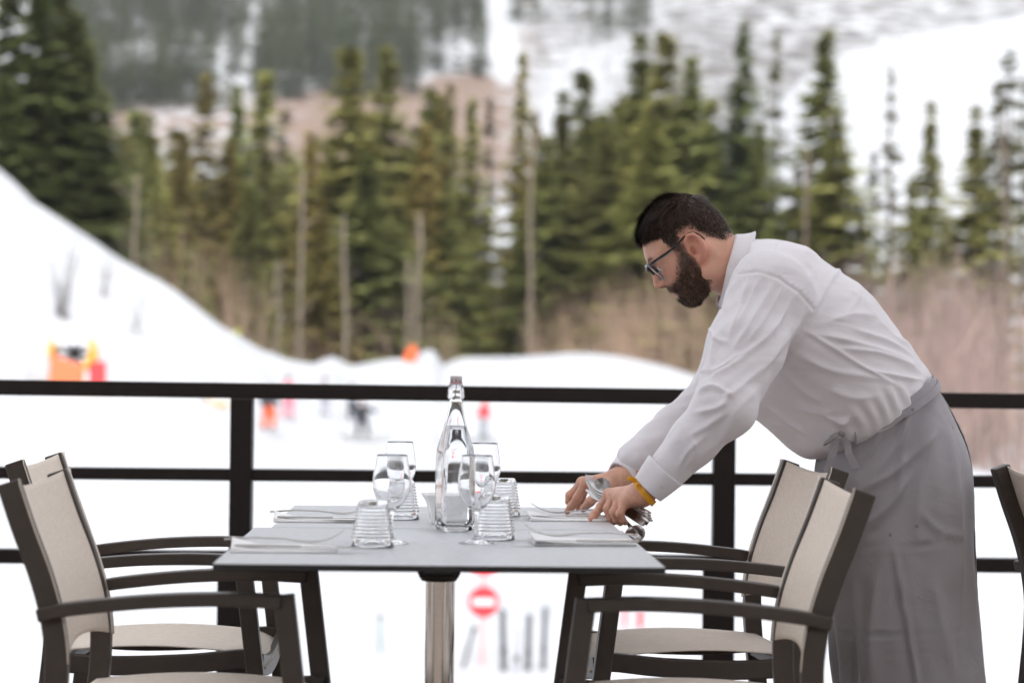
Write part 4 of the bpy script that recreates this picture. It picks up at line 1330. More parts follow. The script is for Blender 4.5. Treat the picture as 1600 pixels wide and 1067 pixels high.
def surface_nets(fn, lo, hi, h):
    """mesh of fn = 0 on a regular grid; evaluated coarsely first, finely only near the surface"""
    lo = np.array(lo, float); hi = np.array(hi, float)
    B = 8
    nb = np.ceil((hi - lo) / (h * B)).astype(int)
    n = nb * B + 1
    ax = [lo[i] + h * np.arange(n[i]) for i in range(3)]
    cb = [lo[i] + h * B * (np.arange(nb[i]) + .5) for i in range(3)]
    G = np.stack(np.meshgrid(*cb, indexing='ij'), -1).reshape(-1, 3).astype(np.float32)
    dc = fn(G)
    keep = np.abs(dc) < h * B * 1.35
    Fv = np.repeat(np.repeat(np.repeat(dc.reshape(nb), B, 0), B, 1), B, 2)
    Fv = np.pad(Fv, ((0, 1), (0, 1), (0, 1)), mode='edge')
    Kv = np.repeat(np.repeat(np.repeat(keep.reshape(nb), B, 0), B, 1), B, 2)
    K2 = np.zeros(n, bool)
    for a in (0, 1):
        for b in (0, 1):
            for c in (0, 1):
                K2[a:a + n[0] - 1, b:b + n[1] - 1, c:c + n[2] - 1] |= Kv
    idx = np.nonzero(K2)
    pts = np.stack([ax[0][idx[0]], ax[1][idx[1]], ax[2][idx[2]]], 1).astype(np.float32)
    out = np.empty(len(pts), np.float32)
    for s in range(0, len(pts), 400000):
        out[s:s + 400000] = fn(pts[s:s + 400000])
    Fv = Fv.astype(np.float32); Fv[idx] = out
    S = Fv < 0
    c = S[:-1, :-1, :-1].astype(np.int8)
    cnt = np.zeros(c.shape, np.int8)
    for a in (0, 1):
        for b in (0, 1):
            for d in (0, 1):
                cnt += S[a:a + n[0] - 1, b:b + n[1] - 1, d:d + n[2] - 1]
    act = (cnt > 0) & (cnt < 8)
    ci = np.argwhere(act)
    vid = -np.ones(act.shape, np.int64)
    vid[act] = np.arange(len(ci))
    acc = np.zeros((len(ci), 3)); num = np.zeros(len(ci))
    cor = [(a, b, d) for a in (0, 1) for b in (0, 1) for d in (0, 1)]
    val = {q: Fv[ci[:, 0] + q[0], ci[:, 1] + q[1], ci[:, 2] + q[2]] for q in cor}
    for q in cor:
        for axn in range(3):
            if q[axn] == 0:
                r = list(q); r[axn] = 1; r = tuple(r)
                f0, f1 = val[q], val[r]
                m = (f0 < 0) != (f1 < 0)
                t = np.where(m, f0 / np.where(m, f0 - f1, 1), 0)
                for k in range(3):
                    acc[:, k] += np.where(m, q[k] + (t if k == axn else 0), 0)
                num += m
    V = lo + h * (ci + acc / np.maximum(num, 1)[:, None])
    quads = []
    for axn in range(3):
        u, w = (axn + 1) % 3, (axn + 2) % 3
        sl0 = [slice(1, n[k] - 1) for k in range(3)]; sl1 = list(sl0)
        sl0[axn] = slice(0, n[axn] - 1); sl1[axn] = slice(1, n[axn])
        a, b = S[tuple(sl0)], S[tuple(sl1)]
        e = np.argwhere(a != b)
        fl = a[a != b]
        off = np.ones(3, int); off[axn] = 0
        e = e + off
        def cell(du, dw):
            q = e.copy(); q[:, u] -= du; q[:, w] -= dw
            return vid[q[:, 0], q[:, 1], q[:, 2]]
        Q = np.stack([cell(1, 1), cell(0, 1), cell(0, 0), cell(1, 0)], 1)
        Q[~fl] = Q[~fl][:, ::-1]
        quads.append(Q)
    Q = np.concatenate(quads)
    Q = Q[(Q >= 0).all(1)]
    return V, Q

def vert_normals(V, Q):
    fn_ = np.cross(V[Q[:, 2]] - V[Q[:, 0]], V[Q[:, 3]] - V[Q[:, 1]])
    N = np.zeros_like(V)
    for k in range(4): np.add.at(N, Q[:, k], fn_)
    return N / np.maximum(np.linalg.norm(N, axis=1), 1e-12)[:, None]
def relax(V, Q, it=1, f=.5):
    for _ in range(it):
        A = np.zeros_like(V); c = np.zeros(len(V))
        for k in range(4):
            np.add.at(A, Q[:, k], V[Q[:, (k + 1) % 4]] + V[Q[:, (k + 3) % 4]]); np.add.at(c, Q[:, k], 2)
        V = V + f * (A / np.maximum(c, 1)[:, None] - V)
    return V

YB = 4.80
ROOT = Vector((P(1400, 640, YB).x, YB, 0.0))
man = thing('person', 'bearded waiter with glasses, white shirt and grey apron, bending over the table to lay cutlery', 'person', ROOT)
rt = np.array(ROOT)
def wpart(name, V, Q, m, parent=man, smooth=True):
    return link(name, mesh_from(name, np.asarray(V) - rt, np.asarray(Q) if not isinstance(Q, list) else Q, smooth), m, parent)

# ---- head frame: F forward, S towards the viewer, U up
TH = R(33)
HO = np.array(P(1085, 390.7, YB))
yaw = R(5)
Fw = np.array([-math.cos(TH), 0, -math.sin(TH)]); Uw = np.array([-math.sin(TH), 0, math.cos(TH)]); Sw = np.array([0, -1.0, 0])
Fw2 = Fw * math.cos(yaw) - Sw * math.sin(yaw); Sw2 = Sw * math.cos(yaw) + Fw * math.sin(yaw)
HM = np.stack([Fw2, Sw2, Uw], 0)            # local (F,S,U) row vector @ HM -> world offset
h2w = lambda q: np.asarray(q) @ HM + HO
w2h = lambda q: (np.asarray(q) - HO) @ HM.T
neck_a = w2h(np.array(P(1172, 440, YB)))

def head_sd(p):
    q = p.copy(); q[:, 1] = np.abs(q[:, 1])
    qc = q.copy(); qc[:, 2] += .26 * np.maximum(-.005 - q[:, 0], 0)
    d = sd_ell(qc, (.002, 0, .044), (.0865, .0735, .0755))
    d = smin(d, sd_ell(q, (.030, 0, .020), (.062, .062, .058)), .03)
    d = smin(d, sd_ell(q, (.040, 0, -.028), (.050, .052, .060)), .03)
    d = smin(d, sd_cap(q, (.080, 0, .030), (.066, .044, .027), .0135, .012), .014)
    d = smin(d, sd_cap(q, (.001, .056, -.058), (.054, .018, -.078), .020, .0170), .022)
    d = smin(d, sd_cap(q, (.004, .058, -.052), (.0, .060, .0), .014, .0085), .02)
    d = smin(d, sd_ell(q, (.0575, 0, -.078), (.018, .020, .017)), .016)
    d = smin(d, sd_ell(q, (.051, 0, -.055), (.030, .032, .028)), .02)
    d = smin(d, sd_ell(q, (.050, .046, -.010), (.026, .018, .017)), .022)
    d = smax(d, -sd_ell(q, (.094, .033, .008), (.017, .019, .0125)), .012)
    d = smin(d, sd_ell(q, (.0735, .031, .008), (.0125, .0135, .0115)), .003)
    d = smin(d, sd_cap(q, (.088, 0, .022), (.1035, 0, -.021), .0068, .0092), .010)
    d = smin(d, sd_ell(q, (.0940, .0125, -.0255), (.0095, .0062, .0068)), .006)
    d = smax(d, -sd_ell(q, (.0960, .0085, -.0335), (.006, .0036, .004)), .003)
    d = smin(d, sd_cap(q, (.0835, 0, -.0495), (.073, .021, -.0565), .0060, .0028), .005)
    d = smin(d, sd_cap(q, (.0800, 0, -.0645), (.071, .020, -.0605), .0066, .0028), .005)
    d = smax(d, -sd_cap(q, (.0895, 0, -.0570), (.073, .024, -.0585), .0016, .0010), .003)
    # ear
    e = sd_ell(q, (-.004, .0735, .004), (.0170, .0062, .0285))
    hel = [(.008, .072, .012), (.008, .078, .024), (-.002, .0815, .0325), (-.014, .0835, .029), (-.0205, .085, .016), (-.0195, .0845, .002), (-.012, .082, -.012), (-.003, .078, -.021), (.005, .075, -.024)]
    e = smin(e, chain_sd(q, hel, [.0034, .0040, .0042, .0042, .0042, .0040, .0038, .0050, .0046]), .004)
    e = smax(e, -sd_ell(q, (.001, .0860, -.002), (.0100, .0150, .0140)), .003)
    e = smax(e, -sd_ell(q, (-.006, .0870, .019), (.0085, .0100, .0075)), .003)
    e = smin(e, sd_cap(q, (.0105, .073, .003), (.009, .0765, -.004), .0042, .0036), .004)
    d = smin(d, e, .006)
    d = smax(d, -sd_ell(q, (.003, .084, -.003), (.0080, .020, .0115)), .003)
    # neck
    d = smin(d, sd_cap(p, (-.028, 0, -.030), neck_a, .054, .064), .03)
    d = smin(d, sd_cap(q, (-.02, .058, -.01), neck_a * np.array([.75, 0, .75]) + np.array([.02, .012, -.01]), .012, .014), .03)
    return d
Vh, Qh = surface_nets(head_sd, (-.16, -.105, -.235), (.128, .105, .135), .0021)
keep = (Vh @ HM + HO)
Vh = relax(Vh, Qh, 1, .35)
Nh = vert_normals(Vh, Qh)
HL = np.array([(-.14, -.022), (-.06, -.022), (-.034, .006), (-.024, .028), (-.010, .039), (.012, .037), (.021, .020), (.038, .013), (.044, .035), (.050, .058), (.060, .066), (.078, .069), (.088, .072), (.1, .085)])
def hair_amt(V): return smooth01((V[:, 2] - np.interp(V[:, 0], HL[:, 0], HL[:, 1])) / .012 + .5)
BP = np.array([(.034, .040), (.0345, .012), (.047, -.0095), (.060, -.030), (.078, -.037), (.099, -.032), (.104, -.048), (.100, -.110), (.038, -.112), (.006, -.066), (.010, -.032), (.017, .004), (.016, .040)])
def poly_sd(F, U, poly):
    """signed distance (negative inside) in the profile plane"""
    d = np.full(len(F), 1e9); ins = np.zeros(len(F), bool)
    for i in range(len(poly)):
        a, b = poly[i], poly[(i + 1) % len(poly)]
        e = b - a; w0 = F - a[0]; w1 = U - a[1]
        h = np.clip((w0 * e[0] + w1 * e[1]) / (e @ e), 0, 1)
        d = np.minimum(d, np.hypot(w0 - h * e[0], w1 - h * e[1]))
        c = ((a[1] > U) != (b[1] > U)) & (F < (b[0] - a[0]) * (U - a[1]) / (b[1] - a[1] + 1e-12) + a[0])
        ins ^= c
    return np.where(ins, -d, d)
def beard_amt(V):
    d = poly_sd(V[:, 0], V[:, 2], BP)
    am = smooth01(.5 - d / .020)
    lips = smooth01(1.65 - np.hypot((V[:, 1]) / .021, (V[:, 2] + .0575) / .0085)) * (V[:, 0] > .063)
    under = smooth01((V[:, 0] - (-.004 + .0 * V[:, 2])) / .01)
    ear = (np.abs(V[:, 1]) > .074)
    return am * (1 - lips) * under * (~ear)
hb, bb = hair_amt(Vh), beard_amt(Vh)
nz = vnoise(Vh * 60, 1) * .5 + vnoise(Vh * 160, 2) * .5
base = np.array([.60, .325, .230]); red = np.array([.52, .17, .12]); lip = np.array([.42, .16, .13]); dark = np.array([.030, .019, .014])
colh = np.repeat(base[None], len(Vh), 0) * (1 + .08 * nz)[:, None]
def blend(c, tgt, a): return c * (1 - a[:, None]) + tgt * a[:, None]
colh = blend(colh, red, np.clip((np.abs(Vh[:, 1]) - .072) / .006, 0, .40) * (np.hypot(Vh[:, 0] + .004, Vh[:, 2] - .004) < .045))
colh = blend(colh, red, .45 * np.exp(-((Vh[:, 0] - .099) ** 2 + Vh[:, 1] ** 2 + (Vh[:, 2] + .02) ** 2) / .018 ** 2))
colh = blend(colh, red, .28 * np.exp(-((Vh[:, 0] - .066) ** 2 + (np.abs(Vh[:, 1]) - .045) ** 2 + (Vh[:, 2] + .012) ** 2) / .02 ** 2))
colh = blend(colh, lip, smooth01(1.2 - np.hypot(Vh[:, 1] / .022, (Vh[:, 2] + .0575) / .010)) * (Vh[:, 0] > .063) * .8)
colh = blend(colh, dark * 1.6, np.clip(bb * (.80 + .35 * nz), 0, .92))
hgt = Vh[:, 2] - np.interp(Vh[:, 0], HL[:, 0], HL[:, 1])
side = smooth01((.062 - Vh[:, 0]) / .02) * smooth01((.075 - Vh[:, 2]) / .02)
fade = np.where(side > .5, smooth01((hgt + .004) / .034), hb)
colh = blend(colh, dark, np.clip(fade * .96, 0, 1))

# ---- hands
c3 = lambda cx, cy, Y: np.array(P(820 + cx / 5.3333, 680 + cy / 5.3333, Y))
HAND_L = dict(w=c3(985, 482, 4.485),
    i=[c3(700, 498, 4.572), c3(632, 598, 4.575), c3(580, 660, 4.556), c3(545, 706, 4.540)],
    m=[c3(738, 508, 4.548), c3(693, 612, 4.535), c3(716, 685, 4.538), c3(745, 722, 4.550)],
    r=[c3(786, 532, 4.522), c3(742, 640, 4.504), c3(766, 703, 4.508), c3(796, 730, 4.524)],
    p=[c3(832, 562, 4.498), c3(792, 655, 4.482), c3(812, 702, 4.486), c3(836, 726, 4.502)],
    t=[c3(930, 525, 4.535), c3(850, 575, 4.585), c3(760, 610, 4.606), c3(690, 640, 4.596)])
HAND_R = dict(w=c3(795, 372, 4.742),
    i=[c3(505, 402, 4.742), c3(438, 520, 4.748), c3(388, 592, 4.752), c3(353, 634, 4.756)],
    m=[c3(478, 400, 4.768), c3(378, 500, 4.782), c3(372, 548, 4.784), c3(392, 592, 4.780)],
    r=[c3(500, 402, 4.792), c3(420, 488, 4.806), c3(428, 556, 4.806), c3(446, 606, 4.80)],
    p=[c3(545, 405, 4.812), c3(480, 492, 4.824), c3(482, 558, 4.824), c3(500, 608, 4.82)],
    t=[c3(700, 425, 4.716), c3(612, 490, 4.704), c3(545, 552, 4.706), c3(486, 612, 4.718)])
def hand_fn(Hd, arm_pt):
    fr = {'i': (.0100, .0088, .0080, .0064), 'm': (.0104, .0090, .0082, .0066), 'r': (.0100, .0086, .0078, .0064), 'p': (.0090, .0076, .0068, .0058), 't': (.0130, .0112, .0095, .0075)}
    def f(p):
        w = Hd['w']
        palm = None
        for k in 'imrp':
            mc = Hd[k][0]
            e = sd_cap(p, w + (mc - w) * .12, mc, .0165, .0118)
            palm = e if palm is None else smin(palm, e, .012)
        for a, b in (('i', 'm'), ('m', 'r'), ('r', 'p')):
            palm = smin(palm, sd_cap(p, Hd[a][0] * .8 + w * .2, Hd[b][0] * .8 + w * .2, .0105, .0105), .008)
        palm = smin(palm, sd_cap(p, w, arm_pt, .0235, .0275), .02)
        palm = smin(palm, sd_cap(p, w + (Hd['t'][0] - w) * .3, Hd['t'][1], .0165, .0125), .016)
        d = palm
        fing = None
        for k in 'imrpt':
            e = chain_sd(p, Hd[k], fr[k], .003)
            for j, kk in ((1, 1.10), (2, 1.05)):          # knuckle swellings
                e = smin(e, np.sqrt(((p - n3(Hd[k][j])) ** 2).sum(1)) - fr[k][j] * kk, .004)
            d2 = smin(d, e, .006)
            fing = e if fing is None else np.minimum(fing, e)
            d = np.minimum(d2, d)
        # extensor tendons and MCP knuckle bumps
        up = np.array([0, 0, 1.0])
        for k in 'imr':
            mc = Hd[k][0]
            d = smin(d, np.sqrt(((p - n3(mc + up * .0035)) ** 2).sum(1)) - .0100, .006)
            d = smin(d, sd_cap(p, mc + up * .006, w + (mc - w) * .3 + up * .010, .0052, .0046), .007)
        return d
    return f
WL = np.array(P(1062, 712, 4.47)); WR = np.array(P(1035, 700, 4.80))
hands = []
for Hd, ap in ((HAND_L, WL), (HAND_R, WR)):
    A = np.array([q for k in 'imrpt' for q in Hd[k]] + [Hd['w'], ap])
    V, Q = surface_nets(hand_fn(Hd, ap), A.min(0) - .022, A.max(0) + .022, .0017)
    V = relax(V, Q, 1, .3)
    hands.append((V, Q, Hd))

# ---- torso, arms, legs (covered by the clothes)
SHL, SHR = np.array(P(1200, 458, 4.615)), np.array(P(1200, 458, 4.985))
ELL, ELR = np.array(P(1132, 634, 4.455)), np.array(P(1118, 622, 4.99))
TS = [np.array(P(*q, YB)) for q in ((1150, 428), (1205, 465), (1265, 540), (1330, 615), (1374, 648))]
HIP = np.array(P(1398, 715, YB))
def ysc(p, ky):
    q = p.copy(); q[:, 1] = YB + (q[:, 1] - YB) / ky
    return q
def body_sd(p):
    q = ysc(p, 1.3)
    d = chain_sd(q, TS + [HIP], [.045, .085, .115, .105, .088, .092], .05)
    for s, SH, EL, Hd, wr in ((-1, SHL, ELL, HAND_L, WL), (1, SHR, ELR, HAND_R, WR)):
        d = smin(d, sd_cap(p, TS[1], SH, .05, .052), .05)
        d = smin(d, sd_cap(p, SH, EL, .050, .040), .03)
        d = smin(d, sd_cap(p, EL, wr, .038, .027), .02)
        hp = HIP + np.array([0, s * .075, -.03]); kn = HIP * np.array([1, 1, 0]) + np.array([.0, s * .105, .50]); an = HIP * np.array([1, 1, 0]) + np.array([.035, s * .11, .09])
        d = smin(d, sd_cap(p, hp, kn, .076, .056), .03)
        d = smin(d, sd_cap(p, kn, an, .054, .042), .03)
        d = smin(d, sd_cap(p, an - np.array([0, 0, .05]), an + np.array([-.17, s * .02, -.058]), .040, .030), .03)
    return d
Vb, Qb = surface_nets(body_sd, (P(1000, 0, YB).x, YB - .40, -.02), (HIP[0] + .26, YB + .40, 1.40), .013)
allV, allQ, allC, off = [], [], [], 0
skinb = np.repeat(base[None], 1, 0)
for V, Q, C in [(h2w(Vh), Qh, colh)] + [(v, q, None) for v, q, _ in hands] + [(Vb, Qb, None)]:
    if C is None:
        C = np.repeat(base[None], len(V), 0) * (1 + .14 * vnoise(V * 70, 4) + .09 * vnoise(V * 240, 5))[:, None]
        for _, _, Hd in hands:
            for k in 'imrpt':
                for j in (0, 1, 2, 3):
                    C = blend(C, red * 1.05, (.30 if j else .22) * np.exp(-((V - Hd[k][j]) ** 2).sum(1) / (.009 ** 2)))
    allV.append(V); allQ.append(Q + off); allC.append(C); off += len(V)
BODY_V, BODY_Q, BODY_C = np.concatenate(allV), np.concatenate(allQ), np.concatenate(allC)
m_skin = bpy.data.materials.new('skin')
t, b = nodes(m_skin)
at = t.nodes.new('ShaderNodeAttribute'); at.attribute_name = 'pigment'
t.links.new(at.outputs['Color'], b.inputs['Base Color'])
b.inputs['Roughness'].default_value = 0.48
b.inputs['Specular IOR Level'].default_value = 0.4
b.inputs['Subsurface Weight'].default_value = 0.12
b.inputs['Subsurface Radius'].default_value = (.012, .004, .002)
b.inputs['Subsurface Scale'].default_value = 0.15
tc = t.nodes.new('ShaderNodeTexCoord')
nt = t.nodes.new('ShaderNodeTexNoise'); nt.inputs['Scale'].default_value = 420; nt.inputs['Detail'].default_value = 4
t.links.new(tc.outputs['Object'], nt.inputs['Vector'])
bp = t.nodes.new('ShaderNodeBump'); bp.inputs['Strength'].default_value = .25; bp.inputs['Distance'].default_value = .002
t.links.new(nt.outputs['Fac'], bp.inputs['Height']); t.links.new(bp.outputs['Normal'], b.inputs['Normal'])
bo_ = wpart('body', BODY_V, BODY_Q, m_skin)
ca = bo_.data.color_attributes.new('pigment', 'FLOAT_COLOR', 'POINT')
ca.data.foreach_set('color', np.concatenate([np.clip(BODY_C, 0, 1), np.ones((len(BODY_C), 1))], 1).astype(np.float32).ravel())

# ---- hair and beard: a displaced shell with strands
def hair_material(name, c0, c1):
    m = bpy.data.materials.new(name)
    t, b = nodes(m)
    g = t.nodes.new('ShaderNodeNewGeometry')
    r = t.nodes.new('ShaderNodeValToRGB')
    r.color_ramp.elements[0].color = (*c0, 1); r.color_ramp.elements[1].color = (*c1, 1)
    t.links.new(g.outputs['Random Per Island'], r.inputs['Fac']); t.links.new(r.outputs['Color'], b.inputs['Base Color'])
    b.inputs['Roughness'].default_value = .5
    b.inputs['Specular IOR Level'].default_value = .28
    return m
m_hair = hair_material('dark_brown_hair', (.018, .011, .008), (.075, .046, .032))
m_beard = hair_material('brown_beard', (.024, .014, .010), (.135, .078, .050))
def strands(pts, dirs, nrm, L, w, rng, curl=.25, lift=.0):
    """tapered two-faced blades"""
    n = len(pts)
    L = L[:, None]
    side = np.cross(dirs, nrm); side /= np.maximum(np.linalg.norm(side, axis=1), 1e-9)[:, None]
    j = rng.normal(0, curl, (n, 3))
    d1 = dirs + j * .5; d1 /= np.linalg.norm(d1, axis=1)[:, None]
    d2 = dirs + j; d2 -= nrm * .15; d2 /= np.linalg.norm(d2, axis=1)[:, None]
    p0 = pts; p1 = p0 + d1 * L * .5 + nrm * lift * L; p2 = p1 + d2 * L * .5
    w = w[:, None] if hasattr(w, '__len__') else w
    V = np.stack([p0 - side * w, p0 + side * w, p1 - side * w * .8 + nrm * w * .3, p1 + side * w * .8 - nrm * w * .3, p2], 1).reshape(-1, 3)
    b = np.arange(n)[:, None] * 5
    T = np.concatenate([b + np.array([[0, 1, 3]]), b + np.array([[0, 3, 2]]), b + np.array([[2, 3, 4]])])
    return V, T
rngh = np.random.default_rng(4)
hm_ = hb > .5
top = smooth01((Vh[:, 2] - .055) / .045)
thick = .0015 + .0095 * top * smooth01((hb - .5) * 2) + .003 * smooth01((.02 - Vh[:, 0]) / .06) * smooth01((Vh[:, 2] - .0) / .05)
flow_n = vnoise(np.stack([Vh[:, 0] * 20, Vh[:, 1] * 120, Vh[:, 2] * 20], 1), 7) * .0016 + vnoise(Vh * 55, 8) * .0018
shell = Vh + Nh * (thick + flow_n * top)[:, None]
fq = Qh[(hm_ & ((side < .5) | (hgt > .020)))[Qh].all(1)]
used = np.unique(fq); remap = -np.ones(len(Vh), int); remap[used] = np.arange(len(used))
hair = wpart('hair', h2w(shell[used]), remap[fq], mat('hair_mass', (.026, .0170, .0125), .9, spec=.05))
def flow(V):
    d = np.zeros_like(V)
    bk = smooth01((-V[:, 0] - .02) / .05); tp = smooth01((V[:, 2] - .06) / .05)
    d[:, 0] = .95 * tp * (1 - bk) - .15 * (1 - tp) - .55 * bk * tp
    d[:, 1] = np.sign(V[:, 1]) * .35 * tp * smooth01(np.abs(V[:, 1]) / .04)
    d[:, 2] = -(1 - tp) * .9 - .8 * bk * (1 - .3 * tp) - .10 * tp
    return d
def scatter(mask, n, V, N, fl):
    cand = np.nonzero(mask)[0]
    k = rngh.choice(cand, n)
    p = V[k] + rngh.normal(0, .0008, (n, 3)); nn = N[k]
    d = fl(Vh[k]); d -= nn * (d * nn).sum(1)[:, None] * .85; d /= np.maximum(np.linalg.norm(d, axis=1), 1e-9)[:, None]
    return k, p, nn, d
k, p, nn, d = scatter((hb > .4) & (fade > .22) & (rngh.random(len(Vh)) < fade ** 1.3), 15000, Vh + Nh * (thick * .75)[:, None], Nh, flow)
Ls = .0035 + .003 * fade[k] + .022 * top[k] * rngh.uniform(.5, 1.5, len(k))
sv, sf = strands(p, d, nn, Ls, .00065 * rngh.uniform(.6, 1.5, len(k)), rngh, .32, .09)
hs = wpart('hair_strands', h2w(sv), sf, m_hair, hair, False); hs['kind'] = 'stuff'
bm_ = (bb > .12) & (rngh.random(len(Vh)) < bb ** .8)
def bflow(V):
    d = np.zeros_like(V); d[:, 2] = -1; d[:, 0] = -.15 + .9 * smooth01((V[:, 0] - .05) / .03) * smooth01((-V[:, 2] - .06) / .03)
    d[:, 1] = np.sign(V[:, 1]) * .1
    return d
k, p, nn, d = scatter(bm_, 9000, Vh, Nh, bflow)
Ls = .0035 + .0045 * smooth01((bb[k] - .4) * 2) * smooth01((-Vh[k, 2] - .005) / .06) * rngh.uniform(.6, 1.4, len(k))
d = d + nn * .35; d /= np.linalg.norm(d, axis=1)[:, None]
sv, sf = strands(p, d, nn, Ls, .00045 * rngh.uniform(.6, 1.4, len(k)), rngh, .35, .05)
o = wpart('beard', h2w(sv), sf, m_beard, man, False); o['kind'] = 'stuff'
# eyebrows
n = 260
sg_ = np.where(rngh.random(n) < .5, -1, 1)
u = rngh.random(n)
bp_ = np.stack([.0945 - .020 * u ** 2 - .0, sg_ * (.012 + .038 * u), .0275 + .006 * np.sin(u * 2.6) + rngh.normal(0, .0018, n)], 1)
dd = np.stack([-.3 * u, sg_ * 1.0, .3 - .6 * u], 1); dd /= np.linalg.norm(dd, axis=1)[:, None]
nn = np.repeat(np.array([[1.0, 0, 0]]), n, 0)
sv, sf = strands(bp_, dd, nn, np.full(n, .008), np.full(n, .0004), rngh, .2, .1)
o = wpart('eyebrows', h2w(sv), sf, m_beard, man, False); o['kind'] = 'stuff'
# eyes: looking down at the table
m_eyew = mat('eye_white', (.70, .66, .63), .12)
m_iris = mat('iris', (.05, .03, .02), .08)
for s in (-1, 1):
    mb = MB()
    mb.lathe([(.0115 * math.sin(a), -.0115 * math.cos(a)) for a in np.linspace(.0, math.pi, 13)], 20)
    me = mb.mesh('eye', True)
    me.materials.append(m_eyew); me.materials.append(m_iris)
    for pl in me.polygons:
        if pl.center.z > .0098: pl.material_index = 1
    o = link('eye', me, None, man)
    gaze = Vector(Fw2 * .88 - Uw * .48).normalized()
    o.matrix_local = Matrix.Translation(Vector(h2w((.0757, s * .031, .0060)) - rt)) @ gaze.to_track_quat('Z', 'Y').to_matrix().to_4x4()
# glasses
m_gf = mat('black_acetate', (.008, .008, .009), .15)
m_gc = mat('clear_acetate', (.16, .165, .18), .12)
gl = link('glasses', None, None, man); 
fr, cl = MB(), MB()
def lens_pt(s, a, k):
    c, q = math.cos(a), math.sin(a)
    e = 3.4
    d = (abs(c) ** e + abs(q) ** e) ** (-1 / e)
    y = s * .0335 + .0255 * k * d * c
    z = .0050 + .0205 * k * d * q
    x = .1045 - .010 * (abs(y) / .06) ** 2 - .010 * (.025 - z) / .04
    return np.array((x, y, z))
for s in (-1, 1):
    loop = [lens_pt(s, 2 * math.pi * k / 36, 1.0) for k in range(37)]
    up_ = [lens_pt(s, math.pi * k / 18, 1.03) for k in range(-1, 20)]
    lo_ = [lens_pt(s, math.pi + math.pi * k / 18, 1.03) for k in range(0, 19)]
    fr.tube([h2w(q) - rt for q in up_], .0034, 8); cl.tube([h2w(q) - rt for q in lo_], .0022, 8)
    tmp = [(.0975, s * .0600, .0225), (.086, s * .0715, .0245), (.040, s * .0765, .0265), (-.004, s * .0755, .0350), (-.022, s * .0720, .026), (-.030, s * .0700, .008)]
    pts = [h2w(q) - rt for q in catmull(tmp, 4)]
    fr.ribbon(pts, .0030, [.0052] * 8 + [.0042] * (len(pts) - 8), side=Uw)
    cl.ribbon([h2w(np.array(q) + np.array((0, s * .0003, -.0034))) - rt for q in catmull(tmp, 4)[1:9]], .0022, .0013, side=Uw)
fr.tube([h2w(q) - rt for q in ((.1035, -.0095, .0150), (.1075, 0, .0185), (.1035, .0095, .0150))], .0026, 8)
fr.build('frame', m_gf, gl, smooth=True); cl.build('clear_rim', m_gc, gl, smooth=True)
m_lens = bpy.data.materials.new('lens_glass'); t, b = nodes(m_lens)
b.inputs['Transmission Weight'].default_value = 1; b.inputs['Roughness'].default_value = 0; b.inputs['IOR'].default_value = 1.05
for s in (-1, 1):
    V = [h2w(lens_pt(s, 2 * math.pi * k / 36, .97)) - rt for k in range(36)]
    V += [v - Fw2 * .0012 for v in V]
    MB().add(V, [tuple(range(36)), tuple(range(71, 35, -1))] + [(k, 36 + k, 36 + (k + 1) % 36, (k + 1) % 36) for k in range(36)]).build('lens', m_lens, gl)

# ---- folds: ridges traced along the cloth where the photograph shows them
def poly_dist(X, pts):
    pts = np.array(pts, float)
    best = np.full(len(X), 1e9); par = np.zeros(len(X))
    seg = np.linalg.norm(np.diff(pts, axis=0), axis=1); cum = np.concatenate([[0], np.cumsum(seg)])
    for i in range(len(pts) - 1):
        e = pts[i + 1] - pts[i]
        h = np.clip(((X - pts[i]) @ e) / (e @ e), 0, 1)
        dd = np.linalg.norm(X - pts[i] - h[:, None] * e, axis=1)
        m = dd < best
        best = np.where(m, dd, best); par = np.where(m, (cum[i] + h * seg[i]) / cum[-1], par)
    return best, par
def fold_disp(X, ridges):
    D = np.zeros(len(X))
    for pts, amp, w in ridges:
        if len(pts) > 2: pts = [q for q in catmull(pts, 4)]
        dd, par = poly_dist(X, pts)
        env = np.clip(np.minimum(par, 1 - par) * 4 + .15, 0, 1)
        D += 1.55 * amp * env * (np.exp(-(dd / w) ** 1.35) - .50 * np.exp(-(dd / (2.3 * w)) ** 2))
    return D
c2 = lambda L: [(1040 + x / 3.048, 350 + y / 3.048) for x, y in L]
SLEEVE = [
 (c2([(400, 250), (345, 420), (295, 560)]), .0060, 5.5), (c2([(520, 275), (430, 430), (320, 600)]), .0070, 7), (c2([(610, 340), (510, 510), (400, 600), (310, 630)]), .0075, 6),
 (c2([(665, 400), (570, 560), (420, 730)]), .0060, 8), (c2([(335, 265), (295, 360), (285, 450)]), .0060, 4.5), (c2([(450, 250), (390, 380), (330, 500)]), .0045, 4.5),
 (c2([(560, 300), (470, 460), (360, 590)]), .0050, 5), (c2([(330, 630), (240, 690), (160, 700)]), .0085, 5), (c2([(420, 600), (300, 680), (190, 740)]), .0075, 6),
 (c2([(320, 820), (230, 770), (150, 800)]), .0085, 5), (c2([(310, 800), (260, 870), (130, 900)]), .0075, 6), (c2([(450, 690), (330, 800), (250, 820)]), .0060, 6),
 (c2([(440, 780), (330, 900), (240, 1040)]), .0045, 6), (c2([(300, 890), (200, 960), (110, 1010)]), .0060, 6), (c2([(370, 880), (280, 1000), (200, 1080)]), .0040, 5),
 (c2([(250, 500), (225, 600), (215, 660)]), .0060, 5), (c2([(600, 480), (500, 640), (430, 760)]), .0045, 6), (c2([(200, 1000), (110, 1080), (60, 1160)]), .0055, 5),
 (c2([(120, 1010), (140, 1080), (80, 1180)]), .0050, 4), (c2([(205, 480), (235, 545), (300, 560)]), .0050, 4.5)]
